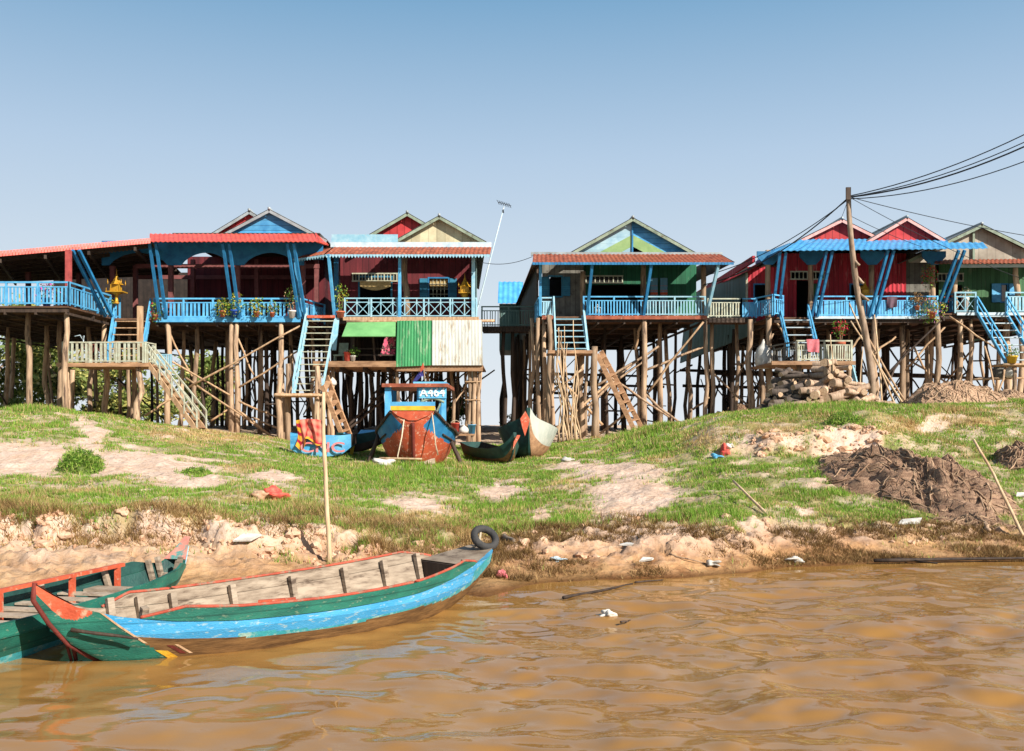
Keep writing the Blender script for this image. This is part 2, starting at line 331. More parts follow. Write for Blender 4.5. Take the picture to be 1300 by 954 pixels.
# ------------------------------------------------------------------ terrain: columns of (distance, photo row or ('z', height))
def zz(*c): return [(d, (v[1] if isinstance(v, tuple) else H-(v-YH)*d/F)) for d, v in c]
z_ = lambda v: ('z', v)
TCOL = {
 -60: zz((8, z_(-.6)), (10.0, z_(0)), (11.3, 737), (13, 703), (13.45, 692), (13.65, 655), (15.5, 634), (20, 608), (21, 602), (26, 556), (30, 530), (33, 521), (40, z_(2.55)), (60, z_(2.2))),
 60: zz((8, z_(-.6)), (10.4, z_(0)), (11.5, 733), (13, 701), (13.45, 692), (13.65, 655), (15.5, 636), (20, 609), (21, 602), (26, 558), (30, 532), (33, 522), (40, z_(2.5)), (60, z_(2.2))),
 110: zz((8, z_(-.6)), (10.7, z_(0)), (12, 725), (13, 701), (13.45, 692), (13.65, 655), (15.5, 636), (20, 609), (21, 604), (26, 562), (30, 537), (33, 525), (40, z_(2.4)), (60, z_(2.1))),
 200: zz((8.5, z_(-.6)), (11.2, z_(0)), (12.5, 716), (13.4, 694), (13.65, 657), (16, 632), (20, 608), (24, 584), (30, 557), (34, 542), (38, z_(2.0)), (60, z_(1.9))),
 300: zz((9, z_(-.6)), (11.5, z_(0)), (12.5, 720), (13.3, 700), (13.65, 662), (16, 638), (20, 612), (26, 586), (32, 566), (38, 553), (45, z_(1.6)), (54, z_(1.9)), (63, z_(1.92))),
 400: zz((9, z_(-.6)), (11.8, z_(0)), (12.8, 720), (13.5, 702), (13.9, 670), (17, 642), (22, 613), (28, 592), (34, 578), (40, 567), (45, z_(1.25)), (54, z_(1.85)), (63, z_(1.92))),
 530: zz((9, z_(-.6)), (11.9, z_(0)), (12.8, 722), (13.4, 706), (14.0, 680), (17, 648), (22, 616), (29, 592), (34, 580), (45, z_(1.15)), (54, z_(1.85)), (63, z_(1.92))),
 620: zz((9, z_(-.6)), (11.4, z_(0)), (12.3, 736), (13.5, 706), (15, 680), (18, 650), (23, 616), (30, 590), (38, 573), (45, z_(1.15)), (54, z_(1.85)), (63, z_(1.92))),
 700: zz((9.5, z_(-.6)), (12.5, z_(0)), (13.2, 715), (14.3, 690), (16, 667), (20, 630), (25, 601), (32, 581), (40, 566), (47, z_(1.25)), (54, z_(1.85)), (63, z_(1.92))),
 760: zz((9.5, z_(-.6)), (12.7, z_(0)), (13.3, 712), (14.2, 684), (16, 661), (20, 627), (24, 599), (30, 580), (36, 564), (46, z_(1.4)), (54, z_(1.85)), (63, z_(1.92))),
 850: zz((9.5, z_(-.6)), (12.8, z_(0)), (13.2, 712), (13.8, 682), (17, 650), (20, 622), (24, 590), (29, 565), (34, 541), (40, z_(2.0)), (60, z_(1.1))),
 920: zz((10, z_(-.6)), (13.2, z_(0)), (13.7, 706), (14.4, 674), (17, 640), (20, 613), (23, 588), (24, 579), (25, 555), (29, 533), (33, 527), (40, z_(2.4)), (60, z_(1.3))),
 1000: zz((10, z_(-.6)), (13.9, z_(0)), (14.4, 700), (15.4, 667), (18, 632), (21, 603), (24, 578), (24.5, 552), (28, 529), (32, 518), (40, z_(2.6)), (60, z_(1.4))),
 1100: zz((10.5, z_(-.6)), (14.2, z_(0)), (14.8, 699), (16, 666), (19, 626), (22, 592), (24, 574), (24.6, 546), (28, 523), (32, 515), (40, z_(2.7)), (60, z_(1.5))),
 1200: zz((10.5, z_(-.6)), (14.3, z_(0)), (15, 697), (16.5, 665), (19, 630), (22, 598), (25, 570), (28, 545), (31, 523), (35, 513), (40, z_(2.8)), (60, z_(1.5))),
 1360: zz((10.5, z_(-.6)), (14.4, z_(0)), (15.2, 697), (16.5, 668), (19, 630), (22, 600), (25, 570), (28, 543), (31, 519), (35, 509), (40, z_(2.85)), (60, z_(1.6))),
}
DG = np.concatenate([np.arange(4, 12, .1), np.arange(12, 17, .03), np.arange(17, 36, .075), np.arange(36, 64, .3)])
UK = sorted(TCOL); TG = np.array([np.interp(DG, *zip(*TCOL[u])) for u in UK])
ks = np.array([.1, .2, .4, .2, .1]); TG = np.array([np.convolve(np.pad(r, 2, 'edge'), ks, 'valid') for r in TG])
def base_z(x, y):
    x = np.asarray(x, float); y = np.asarray(y, float)
    u = np.clip(650+F*x/np.maximum(y, 1), UK[0], UK[-1])
    k = np.clip(np.searchsorted(UK, u, side='right')-1, 0, len(UK)-2); ua = np.array(UK, float)
    t = (u-ua[k])/(ua[k+1]-ua[k]); t = t*t*(3-2*t)*.6+t*.4
    i = np.clip(np.searchsorted(DG, y)-1, 0, len(DG)-2); e = np.clip((y-DG[i])/(DG[i+1]-DG[i]), 0, 1)
    z = (TG[k, i]*(1-e)+TG[k, i+1]*e)*(1-t)+(TG[k+1, i]*(1-e)+TG[k+1, i+1]*e)*t
    return np.where(y > 62, z+(1.9-z)*np.clip((y-62)/60, 0, 1), z)
def ground_z(x, y):
    x = np.asarray(x, float); y = np.asarray(y, float); z = base_z(x, y)
    g = np.clip(z/.35, 0, 1)
    warp = (fbm(x*1.3, y*1.3, 5)-.5)
    z2 = base_z(x+.5*warp, y+g*(fbm(x*1.1+9, y*.9, 8)-.5)*1.0+g*.35*(fbm(x*3.3+9, y*3.3, 18)-.5))
    n = (fbm(x*.8, y*.8, 1)-.5)*.22+(fbm(x*3.5, y*3.5, 2)-.5)*.12+(fbm(x*11, y*11, 21, 3)-.5)*.05
    low = np.clip((bank_edge(650+F*x/np.maximum(y, 1))+.1-z2)/.15, 0, 1)*np.clip(z2/.2, 0, 1)
    blk = vnoise(x*4.5+3*warp, y*6+2*warp, 91)+.5*vnoise(x*10, y*13, 92)
    return z2+n*np.clip(z2*2+.15, .12, 1)+low*np.clip((z2-.12)/.12, 0, 1)*(np.floor(blk*5)/5-.55+.35*(fbm(x*14, y*18, 93, 3)-.5))*.13
def bank_edge(u): return np.interp(u, [0, 200, 300, 400, 530, 620, 760, 900, 1100, 1300], [.72, .70, .63, .52, .40, .31, .42, .47, .40, .34])
def gz(x, y): return float(ground_z(x, y))

def patch(u, v, L, soft=.35):
    m = np.zeros_like(u)
    for cx, cy, rx, ry in L:
        q = 1-np.sqrt(((u-cx)/rx)**2+((v-cy)/ry)**2); m = np.maximum(m, np.clip(q/soft, -1, 1))
    return m
BARE = [(40, 585, 120, 32), (150, 590, 100, 30), (215, 598, 90, 22), (115, 552, 28, 26), (265, 612, 50, 10), (345, 606, 55, 10), (535, 640, 52, 18), (640, 621, 44, 11), (470, 704, 90, 12),
        (740, 594, 60, 12), (785, 602, 88, 18), (810, 630, 80, 26), (790, 650, 58, 18), (1075, 566, 52, 25), (985, 563, 55, 11), (1035, 618, 26, 9), (1020, 645, 22, 6), (1185, 590, 35, 8), (820, 690, 110, 30), (675, 700, 60, 22), (1180, 545, 40, 6), (690, 655, 26, 10), (960, 690, 60, 22), (1060, 690, 60, 16), (1240, 640, 60, 10)]
TUFT = [(102, 595, 29, 20), (248, 603, 22, 9), (450, 690, 30, 8), (560, 695, 40, 12), (870, 650, 50, 14)]
DRY = [(260, 555, 150, 18), (220, 660, 110, 30), (985, 545, 70, 22), (1100, 560, 40, 25), (640, 720, 60, 26), (850, 715, 130, 18), (1190, 695, 120, 16), (520, 655, 60, 14), (900, 560, 60, 14), (1230, 530, 80, 14), (80, 690, 140, 20), (1130, 545, 60, 20)]
def masks(x, y):
    """how grassy and how dry the ground is, from where it is"""
    zb = base_z(x, y); u = 650+F*x/y; v = YH+(H-zb)*F/y
    uu = u+46*(fbm(x*.9, y*.9, 31)-.5)+34*(fbm(x*4, y*4, 32)-.5); vv = v+22*(fbm(x*.9+4, y*.9, 33)-.5)+16*(fbm(x*4, y*4, 34)-.5)
    bare = np.clip(patch(uu, vv, BARE, .5), 0, 1); tuft = np.clip(patch(uu, vv, TUFT, .3), 0, 1)
    low = np.clip((bank_edge(u)-zb)/.13+.3, 0, 1)                      # the eroded bank above the water
    n = fbm(x*.55, y*.55, 41); n2 = fbm(x*2.4, y*2.4, 42)
    g = 1.05-1.25*bare-.85*low+.9*tuft-1.5*np.clip(.42-n, 0, 1)-.8*np.clip(.42-n2, 0, 1)
    dry = np.clip(.7*np.clip(patch(uu, vv, DRY, .8), 0, 1)+1.6*np.clip(.5-fbm(x*.8+7, y*.8, 51), 0, 1)+.6*np.clip(fbm(x*3, y*3, 52)-.5, 0, 1)+.5*low-.6*tuft, 0, 1)
    g = g*np.clip((zb+.02)/.06, 0, 1)
    shade = np.clip((y-41)/4, 0, 1)                                     # trodden bare earth under the houses
    g = g*(1-.8*shade*np.clip((u-150)/200, 0, 1))
    return np.clip(g, 0, 1), dry, zb

us = np.concatenate([np.arange(-900, -60, 24), np.arange(-60, 1362, 3.6), np.arange(1362, 2300, 24)])
ds = np.concatenate([np.arange(6, 11, .25), np.arange(11, 13, .07), np.arange(13, 14.6, .03), np.arange(14.6, 18, .06), np.arange(18, 34, .12), np.arange(34, 46, .35), np.arange(46, 70, 1.2), np.geomspace(70, 4500, 30)])
UU, DD = np.meshgrid(us, ds); GX = (UU-650)*DD/F; GY = DD; GZ = ground_z(GX, GY)
g_, dry_, _ = masks(GX.ravel(), GY.ravel())
nu = len(us); idx = np.arange(len(ds)*nu).reshape(len(ds), nu)
gf = np.stack([idx[:-1, :-1], idx[:-1, 1:], idx[1:, 1:], idx[1:, :-1]], -1).reshape(-1, 4)
def ground_material():
    m = bpy.data.materials.new('river bank soil'); m.use_nodes = True; t = m.node_tree; L = t.links.new
    b = t.nodes['Principled BSDF']; b.inputs['Roughness'].default_value = .9; b.inputs['Specular IOR Level'].default_value = .15
    a = nd(t, 'ShaderNodeAttribute', attribute_name='Col'); sp = nd(t, 'ShaderNodeSeparateColor'); L(a.outputs['Color'], sp.inputs[0])
    tc = nd(t, 'ShaderNodeTexCoord')
    def noise(s, d=6.0): n = nd(t, 'ShaderNodeTexNoise', Scale=s, Detail=d, Roughness=.65); L(tc.outputs['Object'], n.inputs['Vector']); return n.outputs[0]
    def mr(src, a0, a1): r = nd(t, 'ShaderNodeMapRange'); r.inputs[1].default_value = a0; r.inputs[2].default_value = a1; L(src, r.inputs[0]); return r.outputs[0]
    def mix(f, c0, c1):
        k = nd(t, 'ShaderNodeMix', data_type='RGBA'); L(f, k.inputs[0])
        for s, i in ((c0, 6), (c1, 7)):
            if isinstance(s, tuple): k.inputs[i].default_value = (*s, 1)
            else: L(s, k.inputs[i])
        return k.outputs[2]
    sand = mix(mr(noise(1.6), .35, .65), S(238, 212, 190, .76), S(222, 188, 160, .74))
    sand = mix(mr(noise(14), .5, .72), sand, S(190, 150, 120))
    clay = mix(mr(noise(3), .4, .6), S(200, 154, 108), S(156, 112, 74))
    gx = nd(t, 'ShaderNodeSeparateXYZ'); L(tc.outputs['Object'], gx.inputs[0])
    ad = nd(t, 'ShaderNodeMath', operation='MULTIPLY_ADD'); L(noise(2.2), ad.inputs[0]); ad.inputs[1].default_value = -.5; L(gx.outputs[2], ad.inputs[2])
    base = mix(mr(ad.outputs[0], -.12, .30), clay, sand)
    wet = mix(mr(gx.outputs[2], .015, .075), S(112, 74, 40), base)
    soil = mix(mr(noise(8), .35, .65), S(140, 146, 70), S(100, 110, 46))
    dryc = mix(mr(noise(10), .35, .65), S(212, 182, 130), S(170, 138, 92))
    gr = mix(sp.outputs[1], soil, dryc)
    o = mix(sp.outputs[0], wet, gr); L(o, b.inputs['Base Color'])
    vo = nd(t, 'ShaderNodeTexVoronoi', Scale=9.0); L(tc.outputs['Object'], vo.inputs['Vector'])
    bp = nd(t, 'ShaderNodeBump', Strength=.55, Distance=.05); L(noise(20, 8.0), bp.inputs['Height'])
    b2 = nd(t, 'ShaderNodeBump', Strength=.35, Distance=.05); L(vo.outputs['Distance'], b2.inputs['Height']); L(bp.outputs[0], b2.inputs['Normal'])
    L(b2.outputs[0], b.inputs['Normal']); return m
gx_, gy_ = GX.ravel(), GY.ravel(); g_ = g_*np.clip(.45+2.2*(fbm(gx_*2.6, gy_*2.6, 68)-.34), .3, 1)*np.clip(.65+2.5*(fbm(gx_*.9, gy_*.9, 69)-.38), .45, 1)
gcol = np.stack([g_, dry_, np.zeros_like(g_)], 1)
go = npmesh('ground', np.stack([GX, GY, GZ], -1).reshape(-1, 3), gf, gcol, ground_material())
go.data.polygons.foreach_set('use_smooth', np.ones(len(gf), bool)); tag(go, 'grassy eroded river bank rising to the stilt houses', None, kind='structure')

# grass: blades on the whole bank, straw coloured where it has dried
GG = (S(158, 194, 74), S(104, 148, 44)); SS = (S(232, 206, 146), S(186, 152, 98)); BR = (S(150, 116, 70), S(98, 74, 44)); SB = (S(206, 172, 116), S(150, 116, 72))
def blades(name, label, x, y, z, d, dry, hk, k, colA, colB, droop=(.2, .9), wide=1.0):
    N = len(x)*k; clump = fbm(x*2.2, y*2.2, 61); tall = np.clip((fbm(x*.7, y*.7, 62)-.5)*4, 0, 1); rp = lambda a: np.repeat(a, k)
    x, y, z, d, dry, cl, ta, hk = rp(x), rp(y), rp(z), rp(d), rp(dry), rp(clump), rp(tall), rp(hk)
    x = x+RNG.normal(0, .028, N)*d/16; y = y+RNG.normal(0, .028, N)*d/16
    hgt = RNG.uniform(.03, .09, N)*(.45+1.1*cl+.8*ta)*hk; an = RNG.uniform(0, 6.283, N); ln = RNG.uniform(*droop, N)*hgt
    wd = .0062*(d/16)*RNG.uniform(.7, 1.4, N)*wide; dx, dy = np.cos(an), np.sin(an)
    B0 = np.stack([x-dy*wd, y+dx*wd, z], 1); B1 = np.stack([x+dy*wd, y-dx*wd, z], 1); T = np.stack([x+dx*ln, y+dy*ln, z+hgt], 1)
    t = RNG.uniform(0, 1, N)[:, None]; s_ = (RNG.uniform(0, 1, N) < np.clip(dry, .16, .95))[:, None]
    A0, A1, B0_, B1_ = [np.array(q) for q in (*colA, *colB)]
    tone = .8+.5*fbm(x*1.4+3, y*1.4, 63)
    c = np.where(s_, B0_*(1-t)+B1_*t, A0*(1-t)+A1*t)*(RNG.uniform(.82, 1.12, N)*tone)[:, None]
    o = npmesh(name, np.stack([B0, B1, T], 1).reshape(-1, 3), np.arange(3*N).reshape(N, 3), np.repeat(c, 3, 0), GRASSM); tag(o, label, None, kind='stuff')
def scatter(n, d0, d1):
    u = RNG.uniform(-250, 1560, n); d = np.exp(RNG.uniform(math.log(d0), math.log(d1), n)); return u, (u-650)*d/F, d
u, x, y = scatter(420000, 12.9, 43); g, dry, zb = masks(x, y)
thin = np.clip((fbm(x*1.5, y*1.5, 64)-.37)*6, .14, 1)*np.clip((fbm(x*5, y*5, 65)-.32)*4.5, .15, 1)
kp = RNG.uniform(0, 1, len(x)) < (g*1.15-.08)*thin; x, y, g, dry = x[kp], y[kp], g[kp], dry[kp]
blades('grass', 'short green and straw coloured grass on the bank', x, y, ground_z(x, y)-.01, y, dry*1.15+.02+.3*np.clip((fbm(x*.9+11, y*.9, 67)-.5)*6, -1, 1.5), 1+1.3*np.clip(patch(650+F*x/y, YH+(H-base_z(x, y))*F/y, [(1050, 516, 80, 14), (820, 556, 60, 24), (60, 520, 60, 8), (102, 592, 30, 22), (520, 600, 120, 16), (1190, 530, 80, 14)], .5), 0, 1), 4, GG, SS)
u, x, y = scatter(90000, 12.4, 16.5); zb = base_z(x, y)
wn = fbm(x*1.1, y*1.8, 66); be = bank_edge(u); lowm = np.where(u > 600, np.clip((be+.05-zb)/.12, 0, 1), np.clip((zb-.45*be)/.1, 0, 1)*np.clip((be+.08-zb)/.1, 0, 1))*np.clip((zb-.0)/.04, 0, 1)
kp = RNG.uniform(0, 1, len(x)) < lowm*np.clip((wn-np.where(u > 600, .44, .37))*7, 0, 1); x, y, zb, u = x[kp], y[kp], zb[kp], u[kp]
blades('dry_weeds', 'brown withered weeds matted along the eroded bank edge', x, y, ground_z(x, y)-.01, y, np.where(u > 600, .35, .9), np.where(u > 600, 1.1, 1.7), 4, BR, SB, (.5, 1.6), .9)


# clods of dry clay fallen from the bank edge
rb = MB()
for i in range(520):
    if i < 300: px = random.uniform(-40, 610); d = random.gauss(13.42, .16)
    elif i < 410: px = random.uniform(640, 1300); d = random.uniform(13.2, 15.6)
    else: px = random.uniform(950, 1130); d = random.uniform(23.6, 24.8)
    x = X(px, d); r = random.choice([.02, .025, .03, .04, .05, .06, .08])*random.uniform(.8, 1.2)*(1.4 if i > 409 else 1)
    if base_z(x, d) < .08: continue
    rb.rock((x, d, gz(x, d)-r*.15), r, n=2, sq=.8, rough=.7)
tag(link('clay_rubble', rb, CLAY), 'crumbled pale clay clods along the eroded bank edge', None, kind='stuff')

# ------------------------------------------------------------------ water
def water():
    u = np.concatenate([np.arange(-900, -60, 20), np.arange(-60, 1362, 4.5), np.arange(1362, 2300, 20)])
    d = np.concatenate([np.arange(-60, 2, 2), np.arange(2, 5, .2), np.arange(5, 16, .03)])
    dd = np.where(d < 2, 2.0, d)
    UU, DD = np.meshgrid(u, d); XX = (UU-650)*np.where(DD < 2, 2+(2-DD)*3, DD)/F; YY = DD
    def wv(x, y):
        q = x+.35*fbm(x*.7, y*.7, 79); r = y+.35*fbm(x*.7+5, y*.7, 78); h = 0
        for wl, am, sd in ((1.6, .02, 70), (.8, .035, 71), (.40, .074, 72), (.2, .034, 73), (.1, .010, 74)): h = h+am*(vnoise(q/wl*.75, r/wl, sd)-.5)
        return h+.004*np.sin(x*1.2+y*9+4*fbm(x, y, 77))
    u0 = 650+F*XX/np.maximum(YY, 1); shore = np.clip((-base_z(XX, np.maximum(YY, 4)))/.25, .12, 1)
    calm = .55+.45*np.clip((u0-350)/450, 0, 1)
    Zs = wv(XX, YY)*shore*calm
    nu = len(u); ix = np.arange(len(d)*nu).reshape(len(d), nu)
    f = np.stack([ix[:-1, :-1], ix[:-1, 1:], ix[1:, 1:], ix[1:, :-1]], -1).reshape(-1, 4)
    m = bpy.data.materials.new('muddy river water'); m.use_nodes = True; t = m.node_tree; L = t.links.new; b = t.nodes['Principled BSDF']
    b.inputs['Roughness'].default_value = .02; b.inputs['IOR'].default_value = 1.33; b.inputs['Specular IOR Level'].default_value = .5
    tc = nd(t, 'ShaderNodeTexCoord'); n = nd(t, 'ShaderNodeTexNoise', Scale=.8, Detail=5.0); L(tc.outputs['Object'], n.inputs['Vector'])
    k = nd(t, 'ShaderNodeMix', data_type='RGBA'); k.inputs[6].default_value = (*S(200, 152, 84, .58), 1); k.inputs[7].default_value = (*S(172, 120, 60, .56), 1); L(n.outputs[0], k.inputs[0]); L(k.outputs[2], b.inputs['Base Color'])
    n2 = nd(t, 'ShaderNodeTexNoise', Scale=16.0, Detail=4.0); mp = nd(t, 'ShaderNodeMapping'); mp.inputs['Scale'].default_value = (.6, 1.6, 1); L(tc.outputs['Object'], mp.inputs[0]); L(mp.outputs[0], n2.inputs['Vector'])
    bp = nd(t, 'ShaderNodeBump', Strength=.05, Distance=.02); L(n2.outputs[0], bp.inputs['Height']); L(bp.outputs[0], b.inputs['Normal'])
    o = npmesh('water', np.stack([XX, YY, Zs], -1).reshape(-1, 3), f, None, m)
    o.data.polygons.foreach_set('use_smooth', np.ones(len(f), bool)); tag(o, 'muddy brown river water with small ripples', None, kind='structure')
water()
# ------------------------------------------------------------------ house helpers
def rail(b, p0, p1, h=.85, n=12, style='pickets', mi=0, w=.06, pk=.075, mids=True):
    p0 = Vector(p0); p1 = Vector(p1); up = Vector((0, 0, 1))
    b.beam(p0+up*h, p1+up*h, w, w, mi); b.beam(p0+up*.1, p1+up*.1, w*.8, w*.8, mi)
    if mids: b.beam(p0+up*(h*.8), p1+up*(h*.8), w*.7, w*.7, mi)
    np_ = max(1, int(round((p1-p0).length/1.25)))
    for i in range(np_+1):
        q = p0.lerp(p1, i/np_); b.beam(q, q+up*(h+.03), .075, .075, mi)
    if style == 'pickets':
        for i in range(1, n):
            q = p0.lerp(p1, i/n)+Vector((random.uniform(-.015, .015), .002*(i % 2), 0)); b.beam(q+up*random.uniform(.02, .08), q+Vector((random.uniform(-.015, .015), 0, 0))+up*(h*.98 if not mids else h*.8), pk, .03, mi, up=(p1-p0).cross(up))
    else:
        for i in range(n):
            a = p0.lerp(p1, i/n); c = p0.lerp(p1, (i+1)/n)
            b.beam(a+up*.1, a+up*h, .04, .04, mi); b.beam(a+up*.12, c+up*(h*.78), .03, .03, mi); b.beam(c+up*.12, a+up*(h*.78), .034, .026, mi)
def stairs(b, tl, tr, bl, br, n, mi=0, mt=1, w=.07, sh=.16, tread=.2):
    tl, tr, bl, br = map(Vector, (tl, tr, bl, br))
    b.beam(tl, bl, w, sh, mi); b.beam(tr, br, w, sh, mi)
    for i in range(n):
        t = (i+.5)/n; p = tl.lerp(bl, t); q = tr.lerp(br, t); b.beam(p, q, tread, .04, mt)
def handrail(b, t, bt, h=.85, n=3, mi=0):
    t = Vector(t); bt = Vector(bt); up = Vector((0, 0, h)); b.beam(t+up, bt+up, .06, .06, mi); b.beam(t+up*.6, bt+up*.6, .045, .045, mi)
    for i in range(n+1): q = t.lerp(bt, i/n); b.beam(q, q+up, .055, .055, mi)
def openings(b, x0, x1, z0, z1, y, t, ops, mi=0, wave=False):
    xs = sorted({x0, x1, *[v for o in ops for v in o[:2]]}); zs = sorted({z0, z1, *[v for o in ops for v in o[2:]]})
    for i in range(len(xs)-1):
        for j in range(len(zs)-1):
            cx, cz = (xs[i]+xs[i+1])/2, (zs[j]+zs[j+1])/2
            if any(o[0] < cx < o[1] and o[2] < cz < o[3] for o in ops): continue
            if wave: b.corr((xs[i], y, zs[j]), (xs[i+1], y, zs[j]), (xs[i+1], y, zs[j+1]), (xs[i], y, zs[j+1]), .2, .028, .02, mi)
            else: b.span(xs[i], xs[i+1], y, y+t, zs[j], zs[j+1], mi)
def stilt(root, x, y, zt, r=.11, lean=(0, 0), m=None, zb=None, name='stilt', top=None):
    b = MB(); zb = gz(x, y)-.25 if zb is None else zb
    b.pole((x+lean[0], y+lean[1], zb), (x, y, zt), r*1.12, r*.85, 7, wob=random.uniform(.03, .12)); return link(name, b, m or W_POST, root)
def brace(root, a, c, r=.055, m=None, wob=.06):
    b = MB(); b.pole(a, c, r, r*.8, 6, wob=wob); return link('brace', b, m or W_POST, root)
def understructure(root, x0, x1, nx, y0, y1, ny, zt, dv, D, nbr=14, skip=(), r=.11, front=False):
    G = {}
    for j in range(ny):
        y = y0+(y1-y0)*j/(ny-1)
        for i in range(nx):
            if j == 0 and not front: continue
            if (i, j) in skip: continue
            x = x0+(x1-x0)*i/(nx-1)+dv*(y-D)+random.uniform(-.3, .3); yy = y+random.uniform(-.35, .35)
            G[i, j] = (x, yy); stilt(root, x, yy, zt, r*random.uniform(.6, 1.15), (random.uniform(-.3, .3), random.uniform(-.2, .2)), W_POST if j <= 1 and random.random() < .7 or random.random() < .2 else W_DARK)  # farther rows mostly darker, painting in the shade under the floor
    ks_ = list(G)
    for q in range(nbr):
        i, j = random.choice(ks_); o = random.choice([(1, 0), (1, 0), (0, 1), (2, 0), (1, 1)])
        k = (i+o[0], j+o[1])
        if k not in G: continue
        a = G[i, j]; c = G[k]; za = gz(*a); zc = gz(*c); h0, h1 = random.uniform(.05, .35), random.uniform(.5, .95)
        if random.random() < .5: h0, h1 = h1, h0
        if random.random() < .25: h1 = h0+random.uniform(-.03, .03)
        brace(root, (a[0], a[1]-.1, za+(zt-za)*h0), (c[0], c[1]-.1, zc+(zt-zc)*h1), random.uniform(.03, .055), random.choice([W_POST, W_DARK, W_DARK]))
def deck(root, pts, z, t=.07, joist=True, m=None, jm=None, ny=7):
    """pts: x0, x1, y0, y1, dv, D"""
    x0, x1, y0, y1, dv, D = pts; f = lambda x, y, zz_: (x+dv*(y-D), y, zz_)
    part('floor', m or W_PLANK, root, lambda b: b.plate([f(x0, y0, z), f(x1, y0, z), f(x1, y1, z), f(x0, y1, z)], t))
    def jj(b):
        for i in range(ny):
            y = y0+.12+(y1-y0-.3)*i/(ny-1); b.beam(f(x0+.05, y, z-t-.09), f(x1-.05, y, z-t-.09), .12, .17)
        n = max(3, int((x1-x0)/1.2))
        for i in range(n+1):
            x = x0+.12+(x1-x0-.24)*i/n; b.beam(f(x, y0+.05, z-t-.22), f(x, y1-.05, z-t-.22), .08, .1)
    part('floor_frame', jm or W_DARK, root, jj)  # joists coloured dark for the shade beneath the deck
def gable(root, ax, hw, zA, zE, y0, y1, dv, D, ywall, m_roof, m_wall, m_trim, ext=.25, amp=.018, wall_fn=None, m_und=None, zbase=None):
    f = lambda x, y, z: Vector((x+dv*(y-D), y, z))
    sl = (zA-zE)/hw; e = hw+ext; ze = zA-sl*e
    def rf(b):
        b.corr(f(ax-e, y0, ze), f(ax-e, y1, ze), f(ax, y1, zA), f(ax, y0, zA), .22, -amp, -.015, 0, 1)
        b.corr(f(ax, y0, zA), f(ax, y1, zA), f(ax+e, y1, ze), f(ax+e, y0, ze), .22, -amp, -.015, 0, 1)
        b.tube([f(ax, y0-.02, zA+.03), f(ax, y1, zA+.03)], .07, 6)
    r = part('roof', [m_roof, m_und or ZINC_UND], root, rf)
    def bb(b):
        for s in (-1, 1): b.beam(f(ax+s*.02, y0+.03, zA-.11), f(ax+s*e, y0+.03, ze-.11), .04, .13)
    part('barge_board', m_trim, r, bb)
    zb = zE if zbase is None else zbase
    if wall_fn: wall_fn(lambda x, z, dy=0: f(x, ywall+dy, z))
    else: part('gable_wall', m_wall, root, lambda b: b.plate([f(ax-hw, ywall, zb), f(ax+hw, ywall, zb), f(ax+hw, ywall, zE-.07), f(ax, ywall, zA-.07), f(ax-hw, ywall, zE-.07)], .06))
    return r
def flower_leaves(c, r, n, cols, size=.1, h=1.0):
    c = np.array(c); q = RNG.normal(size=(n, 3)); q /= np.linalg.norm(q, axis=1)[:, None]; q *= (RNG.uniform(0, 1, n)**.4)[:, None]*r; q[:, 2] *= h
    q += (vnoise(q[:, 0]*9, q[:, 2]*9)-.5)[:, None]*r*.5
    pal = np.array(cols); return c+q, pal[RNG.integers(0, len(pal), n)]*RNG.uniform(.75, 1.2, n)[:, None]
GREENS = [S(120, 160, 60), S(90, 130, 44), S(150, 180, 80), S(70, 110, 40)]
PINKS = [S(228, 100, 190), S(216, 70, 160), S(240, 150, 210)]
REDS = [S(220, 30, 60), S(236, 60, 90)]
YELS = [S(230, 210, 70), S(214, 196, 90)]
def potted(name, label, loc, pot_m, r=.17, ph=.3, fr=.35, cols=GREENS, n=150, h=1.1, cat='plant', group=None, fz=None, size=.11, stems=3):
    t = thing(name, label, cat, loc, group)
    if pot_m:
        part('pot', pot_m, t, lambda b: b.lathe([(r*.65, 0), (r*.95, ph*.8), (r*1.08, ph*.82), (r*1.08, ph), (r*.9, ph), (r*.85, ph*.88)], loc, 12))
    b = MB(); cz = fz if fz is not None else ph+fr*h*.7
    for k in range(stems):
        b.pole((loc[0], loc[1], loc[2]+ph*.8), (loc[0]+random.uniform(-.5, .5)*fr, loc[1]+random.uniform(-.3, .3)*fr, loc[2]+cz+random.uniform(0, .5)*fr*h), .012, .006, 5, .02, 3)
    link('stem', b, W_POST, t)
    C, K = flower_leaves((loc[0], loc[1], loc[2]+cz), fr, n, cols, h=h); leaves('foliage', C, size, K, t); return t

# ------------------------------------------------------------------ house with the big red awning (the open hall, farthest to the left)
FZ = 6.86; dvA = -.04
A = thing('stilt_house', 'open-sided hall house on stilts with blue railings and a long red tiled awning', 'house', (X(290, 46), 46, gz(X(290, 46), 46)), 'stilt houses on the bank')
xw = -18.0
deck(A, (X(196, 45), X(392, 45), 45, 61, dvA, 45), FZ, m=W_PLANK)
deck(A, (xw-9, xw-.02, 40, 60, 0, 40), FZ-.02, ny=9)
part('floor', W_PLANK, A, lambda b: b.span(xw+.02, X(196, 45)-.02, 44.6, 60.5, FZ-.09, FZ-.015))
part('fascia', BLUE, A, lambda b: b.span(X(196, 45), X(382, 45), 44.9, 44.97, FZ-.16, FZ+.06))
part('railing', BLUE, A, lambda b: rail(b, (xw-9, 40.05, FZ), (xw, 40.05, FZ), .95, 60, w=.07))
part('railing', BLUE, A, lambda b: rail(b, (xw-.02, 40.05, FZ), (xw-.02, 44.2, FZ), .95, 15, w=.07, pk=.1))
part('railing', BLUE, A, lambda b: rail(b, (X(196, 45), 45, FZ), (X(382, 45), 45, FZ), .92, 36, w=.07, pk=.1))
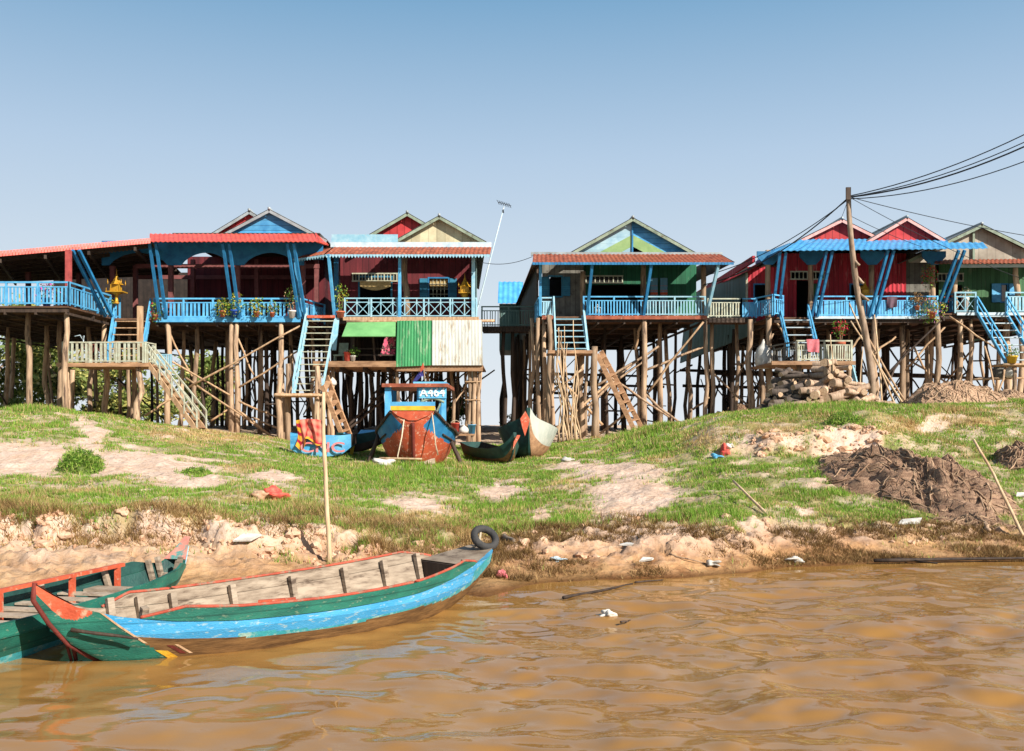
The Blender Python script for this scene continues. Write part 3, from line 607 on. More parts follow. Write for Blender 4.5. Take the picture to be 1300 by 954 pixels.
part('railing', BLUE, A, lambda b: rail(b, (X(384, 45), 45, FZ), (X(410, 47), 47.4, FZ), .92, 13, w=.06))
part('railing', BLUE, A, lambda b: rail(b, (X(128, 44.9), 44.9, FZ), (X(152, 44.9), 44.9, FZ), .92, 5, w=.06))
# posts of the hall
for px, d, py, m in ((87, 40.4, 318, PINKP), (36, 50, 344, BROWNP), (143, 46.2, 338, BROWNP), (217, 45.6, 333, BROWNP), (302, 45.6, 333, BROWNP), (385, 45.6, 333, BROWNP), (172, 50, 330, BROWNP), (245, 50, 330, BROWNP), (326, 50, 330, BROWNP), (402, 49, 330, BROWNP), (100, 52, 345, BROWNP)):
    part('post', m, A, lambda b: b.beam((X(px, d), d, FZ), (X(px, d), d, Z(py, d)), .2, .2))
# slanting double struts that carry the awning
for (bx, by, bd), (tx, ty, td) in (((138, 402, 43.2), (96, 318, 40.6)), ((207, 404, 44.9), (194, 309, 43.6)), ((300, 404, 44.9), (287, 309, 43.6)), ((384, 404, 44.9), (369, 309, 43.6))):
    def st(b):
        for o in (-.14, .14):
            b.beam(P(bx, by, bd)+Vector((o, 0, 0)), P(tx, ty, td)+Vector((o, 0, 0)), .12, .12)
    part('strut', BLUE2, A, st)
part('strut', BLUE, A, lambda b: b.beam(P(382, 402, 44.9), P(374, 330, 44.2), .09, .09))
# valance boards with arches between the posts
def arch_board(b, xa, xb, ztop, zlow, zarch, y, n=14):
    pts = [(xa, ztop), (xa, zlow)]
    for i in range(n+1):
        t = i/n; w_ = .1+.8*t; pts.append((xa+(xb-xa)*w_, zlow+(zarch-zlow)*min(1, math.sin(math.pi*t)**.7*1.0)))
    pts += [(xb, zlow), (xb, ztop)]
    for i in range(len(pts)-2): pass
    lower = pts[1:-1]
    for (x0, z0), (x1, z1) in zip(lower[:-1], lower[1:]):
        if x1-x0 < 1e-4: continue
        b.plate([(x0, y, z0), (x1, y, z1), (x1, y, ztop), (x0, y, ztop)], .05)
yV = 45.35; zT = Z(306, yV)
vals = part('valance', BLUE2, A, lambda b: [arch_board(b, X(a, yV), X(c, yV), zT, Z(337, yV), Z(321, yV), yV) for a, c in ((129, 222), (222, 301), (301, 386))]+[b.span(X(386, yV), X(410, yV), yV, yV+.05, Z(330, yV), zT)])
# the roof: the long awning and the low roof over the left wing
def zA_(py, d): return Z(py, d)
def roofA(b):
    b.corr((X(190, 43.3), 43.3, Z(306.5, 43.3)), (X(406, 43.3), 43.3, Z(306.5, 43.3)), (X(402, 45.9), 45.9, Z(297, 45.9)), (X(190, 45.9), 45.9, Z(297, 45.9)), .22, .02, .03, 0, 1)
    b.corr((X(402, 43.4), 43.4, Z(307, 43.4)), (X(417, 46.4), 46.4, Z(312, 46.4)), (X(404, 47), 47, Z(297, 47)), (X(400, 45.9), 45.9, Z(296, 45.9)), .22, .03, .03, 0, 1)
rA = part('awning', [TILE_R, ZINC_UND], A, roofA)
wl = [Vector((X(-90, 39.6), 39.6, Z(330, 39.6))), Vector((X(192, 43.35), 43.35, Z(305.5, 43.35))), Vector((X(230, 57), 57, 10.85)), Vector((X(-70, 57), 57, 10.3))]
def wing_roof(b):
    b.corr(wl[0], wl[1], wl[2], wl[3], .25, .03, .03, 1, 1)
    up = Vector((0, 0, .13)); n = 70                                     # the turned-down red edge, one flute at a time
    for i in range(n):
        p = wl[0].lerp(wl[1], i/n); q = wl[0].lerp(wl[1], (i+.86)/n); o = Vector((0, -.06, 0))
        b.plate([p-up+o, q-up+o, q+up*.8+o*.3, p+up*.8+o*.3], .05)
part('wing_roof', [TILE_R, ZINC_UND], A, wing_roof)
def purl(b):
    for t in (.06, .2, .35, .5, .65, .8, .95):
        p = wl[0].lerp(wl[3], t)-Vector((0, 0, .14)); q = wl[1].lerp(wl[2], t)-Vector((0, 0, .14)); b.beam(p, q, .1, .16)
    for t in (.1, .3, .5, .7, .92):
        p = wl[0].lerp(wl[1], t)-Vector((0, 0, .3)); q = wl[3].lerp(wl[2], t)-Vector((0, 0, .3)); b.beam(p, q, .1, .16)
part('roof_frame', W_DARK, A, purl)
ZAeave = 10.9
gable(A, X(343, 46.4), 2.35, Z(267, 46.4), ZAeave, 46.12, 60, dvA, 46.4, 46.45, ZINC, BLUE_G, ZINC, ext=.35)
gable(A, X(317, 47), 2.2, Z(268, 47), ZAeave, 46.85, 60, dvA, 47, 47.2, ZINC, RED_G, ZINC, ext=.3)
# inner rooms at the back of the hall
part('wall', RED_W, A, lambda b: openings(b, X(238, 52), X(412, 52), FZ, 10.9, 52, .08, []))
part('wall', RED_W, A, lambda b: b.plate([(X(412, 52), 52, FZ), (X(412, 52)-.3, 60, FZ), (X(412, 52)-.3, 60, 10.8), (X(412, 52), 52, 10.8)], .08))
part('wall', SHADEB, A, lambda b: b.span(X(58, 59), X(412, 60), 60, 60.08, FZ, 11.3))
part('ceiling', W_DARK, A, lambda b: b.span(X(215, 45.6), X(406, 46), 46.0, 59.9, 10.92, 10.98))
part('tie_beam', BROWNP, A, lambda b: [b.span(X(172, y), X(405, y), y, y+.12, Z(py, y)-.1, Z(py, y)+.1) for y, py in ((47.4, 338), (51.6, 352))])
# landing, its pale railing, and two flights of stairs
zl = Z(462, 41.2)
def land(b):
    b.span(X(74, 41), X(187, 41), 41.0, 44.3, zl-.08, zl, 0); b.span(X(72, 40.95), X(189, 40.95), 40.9, 41.0, zl-.14, zl+.02, 0)
part('landing', W_BEAM, A, land)
part('landing_railing', PALER, A, lambda b: rail(b, (X(80, 41.05), 41.05, zl), (X(182, 41.05), 41.05, zl), .88, 17, w=.06, pk=.1, mids=False))
part('landing_railing', PALER, A, lambda b: rail(b, (X(185, 41.05), 41.05, zl), (X(185, 41.05)+.05, 42, zl), .88, 4, w=.05))
part('stairway', [BLUE, W_PALE], A, lambda b: [stairs(b, (X(148, 44.9), 44.9, FZ+.02), (X(190, 44.9), 44.9, FZ+.02), (X(138, 43), 43, zl), (X(180, 43), 43, zl), 7, tread=.24), handrail(b, (X(147, 44.9), 44.9, FZ), (X(137, 43), 43, zl), .9), handrail(b, (X(191, 44.9), 44.9, FZ), (X(181, 43), 43, zl), .9)])
b0 = P(250, 546, 40.2); b1 = P(262, 546, 41.4); b0.z = gz(b0.x, b0.y); b1.z = gz(b1.x, b1.y)
part('stairway', [W_PALE, W_BEAM], A, lambda b: [stairs(b, (X(188, 41.1), 41.1, zl), (X(192, 42.2), 42.3, zl), b0, b1, 9, sh=.2, tread=.26)])
part('stair_railing', PALER, A, lambda b: [handrail(b, (X(188, 41.1), 41.05, zl), b0, .8, 4), handrail(b, (X(192, 42.2), 42.35, zl), b1, .85, 4)])
part('gate_rail', TEALR, A, lambda b: rail(b, (X(200, 43.5), 43.5, Z(472, 43.5)), (X(217, 43.5), 43.5, Z(472, 43.5)), .75, 6, w=.05, mids=False))
part('newel_post', W_PALE, A, lambda b: b.beam((X(178, 41.4), 41.4, zl), (X(178, 41.4), 41.4, Z(389, 41.4)), .2, .2))
for px, d, zt in ((36, 41.5, FZ), (84, 40.4, FZ), (133, 44.3, FZ), (76, 44.5, FZ)): stilt(A, X(px, d), d, zt-.1, .125)
for px in (85, 175): stilt(A, X(px, 41.2), 41.2, zl-.1, .135)
for px, d in ((92, 44), (170, 44)): stilt(A, X(px, d), d, zl-.1, .12)
for px in (213, 294, 301, 357): stilt(A, X(px, 45.1), 45.1, FZ-.1, .13)
for px in (250, 330): stilt(A, X(px, 46.5), 46.5, FZ-.1, .12)
understructure(A, X(205, 45), X(385, 45), 6, 45, 60, 6, FZ-.25, dvA, 45, 34)
understructure(A, xw-7.5, xw, 5, 46, 60, 4, FZ-.25, 0, 40, 8, front=True)
for a, c in (((237, 493, 44.6), (381, 414, 44.8)), ((206, 408, 45.4), (244, 478, 45.4)), ((192, 445, 44.9), (292, 502, 44.9)), ((236, 480, 44.8), (352, 560, 44.8)), ((302, 430, 45.4), (322, 476, 45.4)), ((302, 493, 45), (378, 446, 45)), ((300, 508, 45), (362, 535, 45.4)), ((300, 520, 44.6), (356, 562, 44.7)), ((184, 528, 43.5), (220, 505, 43.5)), ((268, 534, 45.2), (290, 520, 45.2))):
    brace(A, P(*a), P(*c), .05, W_PALE)

# ------------------------------------------------------------------ house with the green and white sheets below it
dvB = -.055
B = thing('stilt_house', 'dark red stilt house with cream gable above green and white metal sheets', 'house', (X(510, 46), 46, gz(X(510, 46), 46)), 'stilt houses on the bank')
zf = Z(404, 45)
deck(B, (X(412, 45), X(606, 45), 45, 62, dvB, 45), zf)
part('fascia', W_PALE, B, lambda b: [b.span(X(436, 45), X(608, 45), 44.88, 44.97, zf-.12, zf+.04), b.pole((X(440, 44.7), 44.7, zf-.2), (X(628, 44.7), 44.7, zf-.16), .07, .06, 6, .03)])
part('railing', TEALR, B, lambda b: rail(b, (X(438, 45), 45, zf), (X(605, 45), 45, zf), .9, 11, 'x', w=.055))
for (bx, by, bd), (tx, ty, td), w_ in (((425, 404, 45), (417, 323, 44), .12), ((507.5, 403, 45), (507.5, 324, 44.6), .13), ((601, 404, 45), (601, 323, 44.8), .16)):
    part('post', BLUE if w_ < .15 else TEALR, B, lambda b: b.beam(P(bx, by, bd), P(tx, ty, td), w_, w_))
part('post', W_POST, B, lambda b: b.pole(P(516, 404, 46), P(514, 323, 46), .16, .13, 8, .06))
part('post', BLUE2, B, lambda b: b.beam(P(427, 400, 46.4), P(427, 326, 46.4), .2, .2))
yw = 47.6
dr = (X(457, yw), X(496, yw), zf, Z(354, yw)); wn = (X(545, yw), X(569, yw), Z(380, yw), Z(354, yw))
part('wall', RED_W, B, lambda b: openings(b, X(432, yw), X(600, yw), zf, Z(318, yw), yw, .08, [dr, wn]))
f = lambda x, y, z: (x+dvB*(y-45), y, z)
part('wall', GREY_W, B, lambda b: b.plate([f(X(604, 45), 47.4, zf), f(X(604, 45), 62, zf), f(X(604, 45), 62, 10.3), f(X(604, 45), 47.4, 10.3)], .08))
part('side_screen', GREY_W, B, lambda b: b.plate([f(X(605.5, 45), 45.1, zf), f(X(605.5, 45), 47.38, zf), f(X(605.5, 45), 47.38, 9.9), f(X(605.5, 45), 45.1, 9.7)], .04))
part('wall', RED_W, B, lambda b: b.plate([f(X(430, 45), 62, zf), f(X(430, 45), 47.7, zf), f(X(430, 45), 47.7, 10.3), f(X(430, 45), 62, 10.3)], .08))
part('wall', RED_W, B, lambda b: b.span(f(X(430, 45), 62, 0)[0], f(X(604, 45), 62, 0)[0], 62.02, 62.1, zf, 10.3))
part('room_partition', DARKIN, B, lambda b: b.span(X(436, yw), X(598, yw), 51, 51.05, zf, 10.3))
part('door_frame', SHUT, B, lambda b: [b.span(dr[0]-.09, dr[0], yw-.04, yw+.05, zf, dr[3]+.09), b.span(dr[1], dr[1]+.09, yw-.04, yw+.05, zf, dr[3]+.09), b.span(dr[0]-.1, dr[1]+.1, yw-.045, yw+.05, dr[3]+.05, dr[3]+.13)])
wB = part('window', BLUE2, B, lambda b: openings(b, wn[0]-.07, wn[1]+.07, wn[2]-.07, wn[3]+.07, yw-.05, .06, [wn]))
part('shutter', SHUT, wB, lambda b: b.span(X(533, yw), wn[0]-.08, yw-.07, yw-.02, wn[2], wn[3]))
part('shutter', SHUT, wB, lambda b: b.span(wn[1]+.08, X(580, yw), yw-.07, yw-.02, wn[2], wn[3]))
part('window_bars', PALER, wB, lambda b: [b.beam((wn[0]+(wn[1]-wn[0])*i/5, yw+.03, wn[2]), (wn[0]+(wn[1]-wn[0])*i/5, yw+.03, wn[3]), .02, .02) for i in range(1, 5)]+[b.beam((wn[0], yw+.06, wn[2]+(wn[3]-wn[2])*i/4), (wn[1], yw+.06, wn[2]+(wn[3]-wn[2])*i/4), .02, .02) for i in range(1, 4)])
part('curtain', MAT_Y, wB, lambda b: b.span(wn[0]+.03, wn[1]-.03, yw+.09, yw+.12, wn[3]-.4, wn[3]-.03))
def vent(b, x0, x1, z0, z1, y, n):
    b.span(x0, x1, y, y+.02, z0, z1, 1)
    for q in ((x0, x1, z0-.04, z0+.02), (x0, x1, z1-.02, z1+.04)): b.span(q[0]-.04, q[1]+.04, y-.05, y, q[2], q[3], 0)
    for i in range(n+1): x = x0+(x1-x0)*i/n; b.span(x-.025, x+.025, y-.045, y-.002, z0+.02, z1-.02, 0)
    for i in range(n):
        x = x0+(x1-x0)*(i+.5)/n; b.span(x-.012, x+.012, y-.03, y-.002, z0+.02, z1-.02, 0)
part('transom', [PALER, DARKIN], B, lambda b: vent(b, X(448, yw), X(504, yw), Z(357, yw), Z(348, yw), yw-.02, 7))
def mat_fn(b):
    n = 10; t = []
    for i in range(n+1):
        u = i/n; x = X(457, 47.4)+(X(496, 47.4)-X(457, 47.4))*u; t.append((x, Z(357, 47.4), Z(364+5*math.sin(math.pi*u), 47.4)))
    for p, q in zip(t[:-1], t[1:]): b.plate([(p[0], 47.38, p[2]), (q[0], 47.38, q[2]), (q[0], 47.42, q[1]), (p[0], 47.42, p[1])], .03)
part('door_blind', MAT_Y, B, mat_fn)
def awnB(b):
    b.corr((X(413, 44), 44, Z(323, 44)), (X(622, 44), 44, Z(323, 44)), (X(624, 45.6), 45.6, Z(314, 45.6)), (X(424, 45.6), 45.6, Z(314, 45.6)), .2, .02, .015, 0, 1)
    b.corr((X(372, 44.6), 44.6, Z(329, 44.6)), (X(412, 44), 44, Z(323, 44)), (X(423, 45.6), 45.6, Z(314, 45.6)), (X(412, 47), 47, Z(316, 47)), .2, .02, .015, 0, 1)
aB = part('awning', [RUST, ZINC_UND], B, awnB)
def trimB(b):
    n = 52; y = 43.97
    for i in range(n):
        x0 = X(413+209*i/n, y); x1 = X(413+209*(i+.92)/n, y); z = Z(323.2, y)
        b.plate([(x0, y, z-.06), ((x0+x1)/2, y, z-.16), (x1, y, z-.06), (x1, y, z), (x0, y, z)], .02)
    for i in range(12):
        p = Vector((X(372, 44.57), 44.57, Z(329, 44.6)-.02)).lerp(Vector((X(412, 43.97), 43.97, Z(323, 44)-.02)), i/12); q = Vector((X(372, 44.57), 44.57, Z(329, 44.6)-.02)).lerp(Vector((X(412, 43.97), 43.97, Z(323, 44)-.02)), (i+.9)/12)
        b.plate([p-Vector((0, 0, .06)), (p+q)/2-Vector((0, 0, .15)), q-Vector((0, 0, .06)), q, p], .02)
part('scalloped_trim', TEALR, aB, trimB)
part('parapet_board', WHITEB, B, lambda b: b.span(X(420, 45.7), X(624, 45.7), 45.62, 45.7, Z(314.5, 45.7), Z(308, 45.7)))
part('parapet_board', TEALR, B, lambda b: b.span(X(421, 45.7), X(505, 45.7), 45.66, 45.74, Z(307.6, 45.7), Z(298, 45.7)))
gable(B, X(557.5, 46), 2.05, Z(274, 46), Z(305, 46), 45.92, 62, dvB, 46, 46.25, ZINC, CREAM, GREENP, ext=.16, zbase=Z(309, 46))
gable(B, X(517, 46.8), 2.1, Z(270.5, 46.8), Z(303, 46.8), 46.65, 62, dvB, 46.8, 47, ZINC, RED_G, GREENP, ext=.1, zbase=Z(309, 46.8))
# the room of sheets under the floor
zp = Z(463, 44.6)
part('lower_floor', W_BEAM, B, lambda b: [b.span(X(398, 44.6), X(613, 44.6), 44.55, 50, zp-.06, zp), b.span(X(398, 44.5), X(503, 44.5), 44.4, 44.55, zp-.12, zp+.14), b.span(X(503, 44.5), X(613, 44.6), 44.62, 44.75, zp-.3, zp-.07)])
part('lower_floor_frame', W_DARK, B, lambda b: [b.beam((X(402+209*i/7, 44.6), 44.7, zp-.2), (X(402+209*i/7, 44.6)-.3, 50, zp-.2), .1, .2) for i in range(8)])
part('green_sheet', GREEN_SH, B, lambda b: b.corr((X(502.5, 44.5), 44.5, Z(466, 44.5)), (X(548, 44.5), 44.5, Z(464, 44.5)), (X(548.5, 44.5), 44.5, zf-.16), (X(504, 44.5), 44.5, zf-.18), .13, .022, .01))
part('white_sheet', WHITE_SH, B, lambda b: b.corr((X(548.5, 44.5), 44.5, Z(464, 44.5)), (X(613, 44.5), 44.5, Z(464, 44.5)), (X(612, 44.5), 44.5, zf-.15), (X(548.8, 44.5), 44.5, zf-.16), .15, .012, .01))
part('lower_wall', WHITE_SH, B, lambda b: b.plate([(X(612, 44.6), 44.6, zp), (X(612, 44.6)-.3, 50, zp), (X(612, 44.6)-.3, 50, zf-.3), (X(612, 44.6), 44.6, zf-.3)], .03))
part('lower_wall', W_DARK, B, lambda b: b.span(X(420, 50), X(612, 50), 50, 50.06, zp, zf-.3))
part('green_awning', GREEN_AW, B, lambda b: b.plate([P(434, 427, 43.5), P(502, 427, 43.6), P(502.5, 407.5, 44.7), P(441, 409, 44.7)], .03))
part('lower_railing', W_DARK, B, lambda b: [b.beam(P(448, 463, 44.8), P(448, 420, 44.8), .18, .18), b.beam(P(473, 422, 44.2), P(476, 459, 44.6), .07, .07), b.beam(P(448, 443, 44.8), P(487, 443, 44.8), .05, .05), b.beam(P(452, 451, 44.7), P(502, 451, 44.7), .06, .07), b.beam(P(454, 425, 45), P(454, 444, 45), .06, .06)])
# steps: the blue ladder down to a platform of sticks, and the plank steps to the ground
z3 = Z(500, 43)
part('stairway', [TEALR, PALER], B, lambda b: [stairs(b, (X(391, 45), 45, zf), (X(426, 45), 45, zf), (X(374, 43), 43, z3), (X(408, 43), 43, z3), 12, tread=.14, sh=.12)])
part('stair_railing', TEALR, B, lambda b: [handrail(b, (X(390, 45), 44.95, zf-.1), (X(372, 43), 43, z3), .55, 2), b.beam((X(428, 45), 45, zf), (X(424, 44.7), 44.7, Z(445, 44.7)), .2, .08, 0)])
part('top_step', ORANGE, B, lambda b: b.span(X(391, 45), X(426, 45), 44.75, 45.05, zf-.02, zf+.1))
part('stick_platform', W_PALE, B, lambda b: [b.span(X(352, 43), X(408, 43), 42.5, 44.6, z3-.05, z3)]+[b.pole((X(348, 42.6), 42.5+.3*i, z3-.09), (X(411, 42.6), 42.5+.3*i, z3-.09), .05, .05, 6) for i in range(6)])
for px, d, py in ((355.5, 42.7, 467), (366, 43.4, 462), (403, 42.8, 465), (361, 44.4, 500), (404, 44.6, 463)): stilt(B, X(px, d), d, Z(py, d), .13)
c0 = P(439, 557, 42.2); c1 = P(449, 555, 43); c0.z = gz(c0.x, c0.y); c1.z = gz(c1.x, c1.y)
part('stairway', [W_BEAM, W_BEAM], B, lambda b: stairs(b, P(409, 490, 42.6), P(415, 478, 43.8), c0, c1, 7, sh=.2, tread=.26))
for px in (422, 504, 595, 602, 608): stilt(B, X(px, 45), 45, zp-.06 if px < 590 else zf-.2, .1)
part('stick_rail', W_PALE, B, lambda b: [b.pole(P(590, py, 44.9), P(610, py, 44.9), .035, .03, 5) for py in (485, 508, 540)])
understructure(B, X(410, 45), X(604, 45), 8, 45, 61, 7, zf-.25, dvB, 45, 22, r=.1)
for k in range(9): brace(B, P(470+14*k, 505+random.uniform(-8, 8), 47+k*.2), P(500+16*k, 470, 48), .045, W_DARK)
brace(B, P(433, 552, 47), P(487, 508, 47.5), .07, W_DARK); brace(B, P(437, 545, 47), P(487, 498, 47.5), .07, W_DARK)
brace(B, P(356, 545, 44.4), P(320, 530, 45), .05)

# ------------------------------------------------------------------ walkway between the two middle houses
Wk = thing('walkway', 'narrow walkway with dark grey railing linking the two middle stilt houses', 'walkway', (X(648, 50), 50, gz(X(648, 50), 50)))
zk = zf-.05
part('floor', W_DARK, Wk, lambda b: b.span(X(606, 45)+.1, X(690, 45)-.3, 48.5, 51, zk-.1, zk))
part('railing', GREY_W, Wk, lambda b: rail(b, (X(606, 45)+.1, 48.6, zk), (X(690, 45)-.3, 48.6, zk), 1.0, 20, w=.06, pk=.04))
part('edge_sheet', W_DARK, Wk, lambda b: b.corr((X(606, 45)+.1, 48.45, zk-.25), (X(690, 45)-.4, 48.45, zk-.25), (X(690, 45)-.4, 48.45, zk+.02), (X(606, 45)+.1, 48.45, zk+.02), .15, .03, .01))
for px in (640, 651): stilt(Wk, X(px, 49), 49, zk-.05, .11, m=W_DARK)

# small blue roofed house seen between them
Sd = thing('small_house', 'small house with a bright blue roof behind the dark walkway', 'house', (X(648, 62), 62, gz(X(648, 62), 62)))
part('roof', [TILE_B, ZINC_UND], Sd, lambda b: b.corr((X(632, 60), 60, Z(385, 60)), (X(664, 60), 60, Z(385, 60)), (X(664, 63), 63, Z(358, 63)), (X(633, 63), 63, Z(358, 63)), .3, .03, .02, 0, 1))
part('wall', GREY_W, Sd, lambda b: b.span(X(634, 61), X(664, 61), 60.6, 65, 6.6, Z(386, 60.6)))
for px in (637, 660):
    for y in (61, 64.5): stilt(Sd, X(px, 61), y, 6.6, .1, m=W_DARK)

# ------------------------------------------------------------------ green house with the chevron gable
Cc = thing('stilt_house', 'green stilt house with blue and white chevron gable and rusty awning', 'house', (X(800, 46), 46, gz(X(800, 46), 46)), 'stilt houses on the bank')
zc = Z(402, 45)
deck(Cc, (X(690, 45), X(896, 45), 45, 62, dvB, 45), zc, m=W_PLANK)
part('fascia', RUST, Cc, lambda b: [b.span(X(a, 45), X(c, 45), 44.9, 44.98, zc-.14, zc+.03) for a, c in ((688, 702.5), (741, 897))])
part('railing', BLUE, Cc, lambda b: rail(b, (X(741, 45), 45, zc), (X(818, 45), 45, zc), .9, 20, w=.06, pk=.06))
part('railing', TEALR, Cc, lambda b: rail(b, (X(818, 45), 45, zc), (X(895, 45), 45, zc), .9, 20, w=.06, pk=.06))
part('railing', TEALR, Cc, lambda b: rail(b, (X(687, 45), 45, zc), (X(702, 45), 45, zc), .85, 5, w=.06))
part('railing', BLUE, Cc, lambda b: rail(b, (X(684, 45), 45.1, zc), (X(684, 45)-.1, 47.5, zc), .85, 8, w=.06))
for (bx, by, bd), (tx, ty, td), m in (((745, 401, 45), (752, 334, 43.9), BLUE2), ((817, 401, 45), (827, 335, 43.9), BLUE2), ((897, 401, 45), (912, 336, 43.9), TEALR), ((686, 401, 45), (686, 333, 44.6), BLUE)):
    part('strut', m, Cc, lambda b: b.beam(P(bx, by, bd), P(tx, ty, td), .12, .12))
for px, d, py in ((740, 46.2, 345), (817, 46.2, 336), (893, 45.6, 336)): part('post', W_POST, Cc, lambda b: b.pole((X(px, d), d, zc), (X(px, d), d, Z(py, d)), .14, .12, 8, .02))
yc = 47.6
dC = (X(746, yc), X(815, yc), zc, Z(362, yc)); wC = (X(697, yc), X(712, yc), Z(378, yc), Z(354, yc))
part('wall', GREY_B, Cc, lambda b: openings(b, X(688, yc), X(740, yc), zc, Z(334, yc), yc-.5, .08, [wC]))
part('wall', GRN_W, Cc, lambda b: openings(b, X(740, yc)+.02, X(884, yc), zc, Z(334, yc), yc, .08, [dC]))
fC = lambda x, y, z: (x+dvB*(y-45), y, z)
part('wall', W_DARK, Cc, lambda b: b.plate([fC(X(686, 45), 62, zc), fC(X(686, 45), 47.1, zc), fC(X(686, 45), 47.1, 9.7), fC(X(686, 45), 62, 9.7)], .08))
part('wall', GRN_W, Cc, lambda b: b.plate([fC(X(884, 45), 47.7, zc), fC(X(884, 45), 62, zc), fC(X(884, 45), 62, 9.7), fC(X(884, 45), 47.7, 9.7)], .08))
part('wall', GRN_W, Cc, lambda b: b.span(fC(X(686, 45), 62, 0)[0], fC(X(884, 45), 62, 0)[0], 62.02, 62.1, zc, 9.7))
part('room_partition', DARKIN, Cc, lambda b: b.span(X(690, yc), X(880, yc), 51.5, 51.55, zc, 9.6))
wc = part('window', SHUT, Cc, lambda b: openings(b, wC[0]-.07, wC[1]+.07, wC[2]-.07, wC[3]+.07, yc-.56, .06, [wC]))
part('shutter', SHUT, wc, lambda b: b.span(wC[1]+.08, wC[1]+.42, yc-.58, yc-.53, wC[2], wC[3]))
part('shutter', SHUT, wc, lambda b: b.span(wC[0]-.42, wC[0]-.08, yc-.58, yc-.53, wC[2], wC[3]))
part('transom', [PALER, DARKIN], Cc, lambda b: vent(b, X(744, yc), X(790, yc), Z(359.5, yc), Z(351, yc), yc-.02, 4))
def awnC(b):
    b.corr((X(676, 43.8), 43.8, Z(333, 43.8)), (X(932, 43.8), 43.8, Z(333, 43.8)), (X(915, 46), 46, Z(323, 46)), (X(677, 46), 46, Z(323, 46)), .2, .022, .015, 0, 1)
    b.corr((X(933, 43.9), 43.9, Z(332.5, 43.8)), fC(X(926, 45), 55, 9.55), fC(X(905, 45), 55, 10.0), (X(915, 46), 46, Z(323, 46)), .2, .022, .015, 0, 1)
aC = part('awning', [RUST, ZINC_UND], Cc, awnC)
part('awning_edge', ZINC, aC, lambda b: [b.beam(P(674, 322.5, 46.1), P(917, 323, 46.1), .1, .16)])
part('scalloped_trim', BLUE2, aC, lambda b: [b.plate([(X(676+256*i/64, 43.78), 43.78, Z(333, 43.8)-.12), (X(676+256*(i+.9)/64, 43.78), 43.78, Z(333, 43.8)-.12), (X(676+256*(i+.9)/64, 43.78), 43.78, Z(333, 43.8)-.01), (X(676+256*i/64, 43.78), 43.78, Z(333, 43.8)-.01)], .02) for i in range(64)])
def chev(g):
    ax = X(803, 46.4); hw = X(889, 46.4)-X(803, 46.4); zA = Z(278, 46.4); zE = Z(324, 46.4)
    def tri(name, m, k0, k1, dy, s0=-1, s1=1):
        # a band between two similar triangles, in two halves so that it hugs the ridge
        for s in (-1, 1):
            o0, o1 = (zA-zE)*(1-k0), (zA-zE)*(1-k1)
            part(name, m[0 if s < 0 else 1], Cc, lambda b: (lambda q: b.plate(q if s > 0 else q[::-1], .03))([g(ax, zE+(zA-zE)*k1 if k1 > 0 else zE, dy), g(ax+s*hw*k1, zE, dy), g(ax+s*hw*k0, zE, dy), g(ax, zE+(zA-zE)*k0, dy)]))
    tri('gable_board', (PALE_G, BLUE_G), .985, .56, 0)  # blue right half has the gable's shade painted in, pale left half the sunlight
    tri('gable_board', (GREEN_G, GREEN_G), .56, .24, -.01)
    tri('gable_board', (PALE_G, PALE_G), .24, 0, 0)
    part('gable_post', BLUE2, Cc, lambda b: b.beam(g(ax, zE, -.05), g(ax, zA-.1, -.05), .07, .05))
gable(Cc, X(803, 46.2), X(889, 46.2)-X(803, 46.2), Z(277, 46.2), Z(325, 46.2), 46.05, 62, dvB, 46.2, 46.4, ZINC, PALE_G, GREENP, ext=.05, wall_fn=chev)
# the low roof on its left flank, running back
part('side_roof', [RUST, ZINC_UND], Cc, lambda b: b.corr((X(677, 45), 45, Z(331, 45)), fC(X(680, 45), 62, 9.35), fC(X(712, 45), 62, 10.4), (X(700, 46), 46, Z(322, 46)), .22, -.02, -.015, 0, 1))
z4 = Z(446, 43.2)
part('landing', W_BEAM, Cc, lambda b: [b.span(X(696, 43), X(757, 43), 42.9, 45.2, z4-.08, z4), b.span(X(695, 42.9), X(758, 42.9), 42.8, 42.9, z4-.13, z4+.01)])
part('stairway', [TEALR, TEALR], Cc, lambda b: [stairs(b, (X(704, 45), 45, zc), (X(739, 45), 45, zc), (X(706, 43.6), 43.6, z4), (X(746, 43.6), 43.6, z4), 6, tread=.22, sh=.14)])
part('stair_railing', TEALR, Cc, lambda b: [b.beam((X(703, 45), 44.95, zc+.9), (X(706, 43.6), 43.6, z4), .07, .07), b.beam((X(741, 45), 44.95, zc+.3), (X(747, 43.6), 43.6, z4), .09, .09), b.beam((X(704, 45), 44.95, zc), (X(703, 45), 44.95, zc+.9), .07, .07)])
c2 = P(808, 547, 42.5); c3 = P(818, 545, 43.6); c2.z = gz(c2.x, c2.y); c3.z = gz(c3.x, c3.y)
part('stairway', [W_BEAM, W_BEAM], Cc, lambda b: stairs(b, P(758, 450, 43), P(763, 446, 44.3), c2, c3, 9, sh=.2, tread=.28))
for px, d, py, r in ((697, 43, 400, .13), (755, 42.9, 440, .16), (739, 44.6, 448, .12), (683, 45, 404, .1), (691, 45.4, 404, .11), (675, 46, 404, .09), (818, 45.1, 404, .13), (895, 45.1, 404, .1), (838, 47.5, 404, .12)): stilt(Cc, X(px, d), d, Z(py, d), r)
understructure(Cc, X(680, 45), X(893, 45), 7, 45, 61, 6, zc-.25, dvB, 45, 56, r=.105)
for y_, z_b in ((54, 4.3), (60, 4.0), (60.5, 5.2)): part('tie_beam', W_DARK, Cc, lambda b: b.pole((X(690, 45)-.4, y_, z_b), (X(893, 45)-.4, y_, z_b-.2), .08, .07, 6, .05))
for k in range(9): stilt(Cc, X(653+random.uniform(0, 42), 49), 49+random.uniform(0, 8), zc-.3, .07, m=W_DARK)
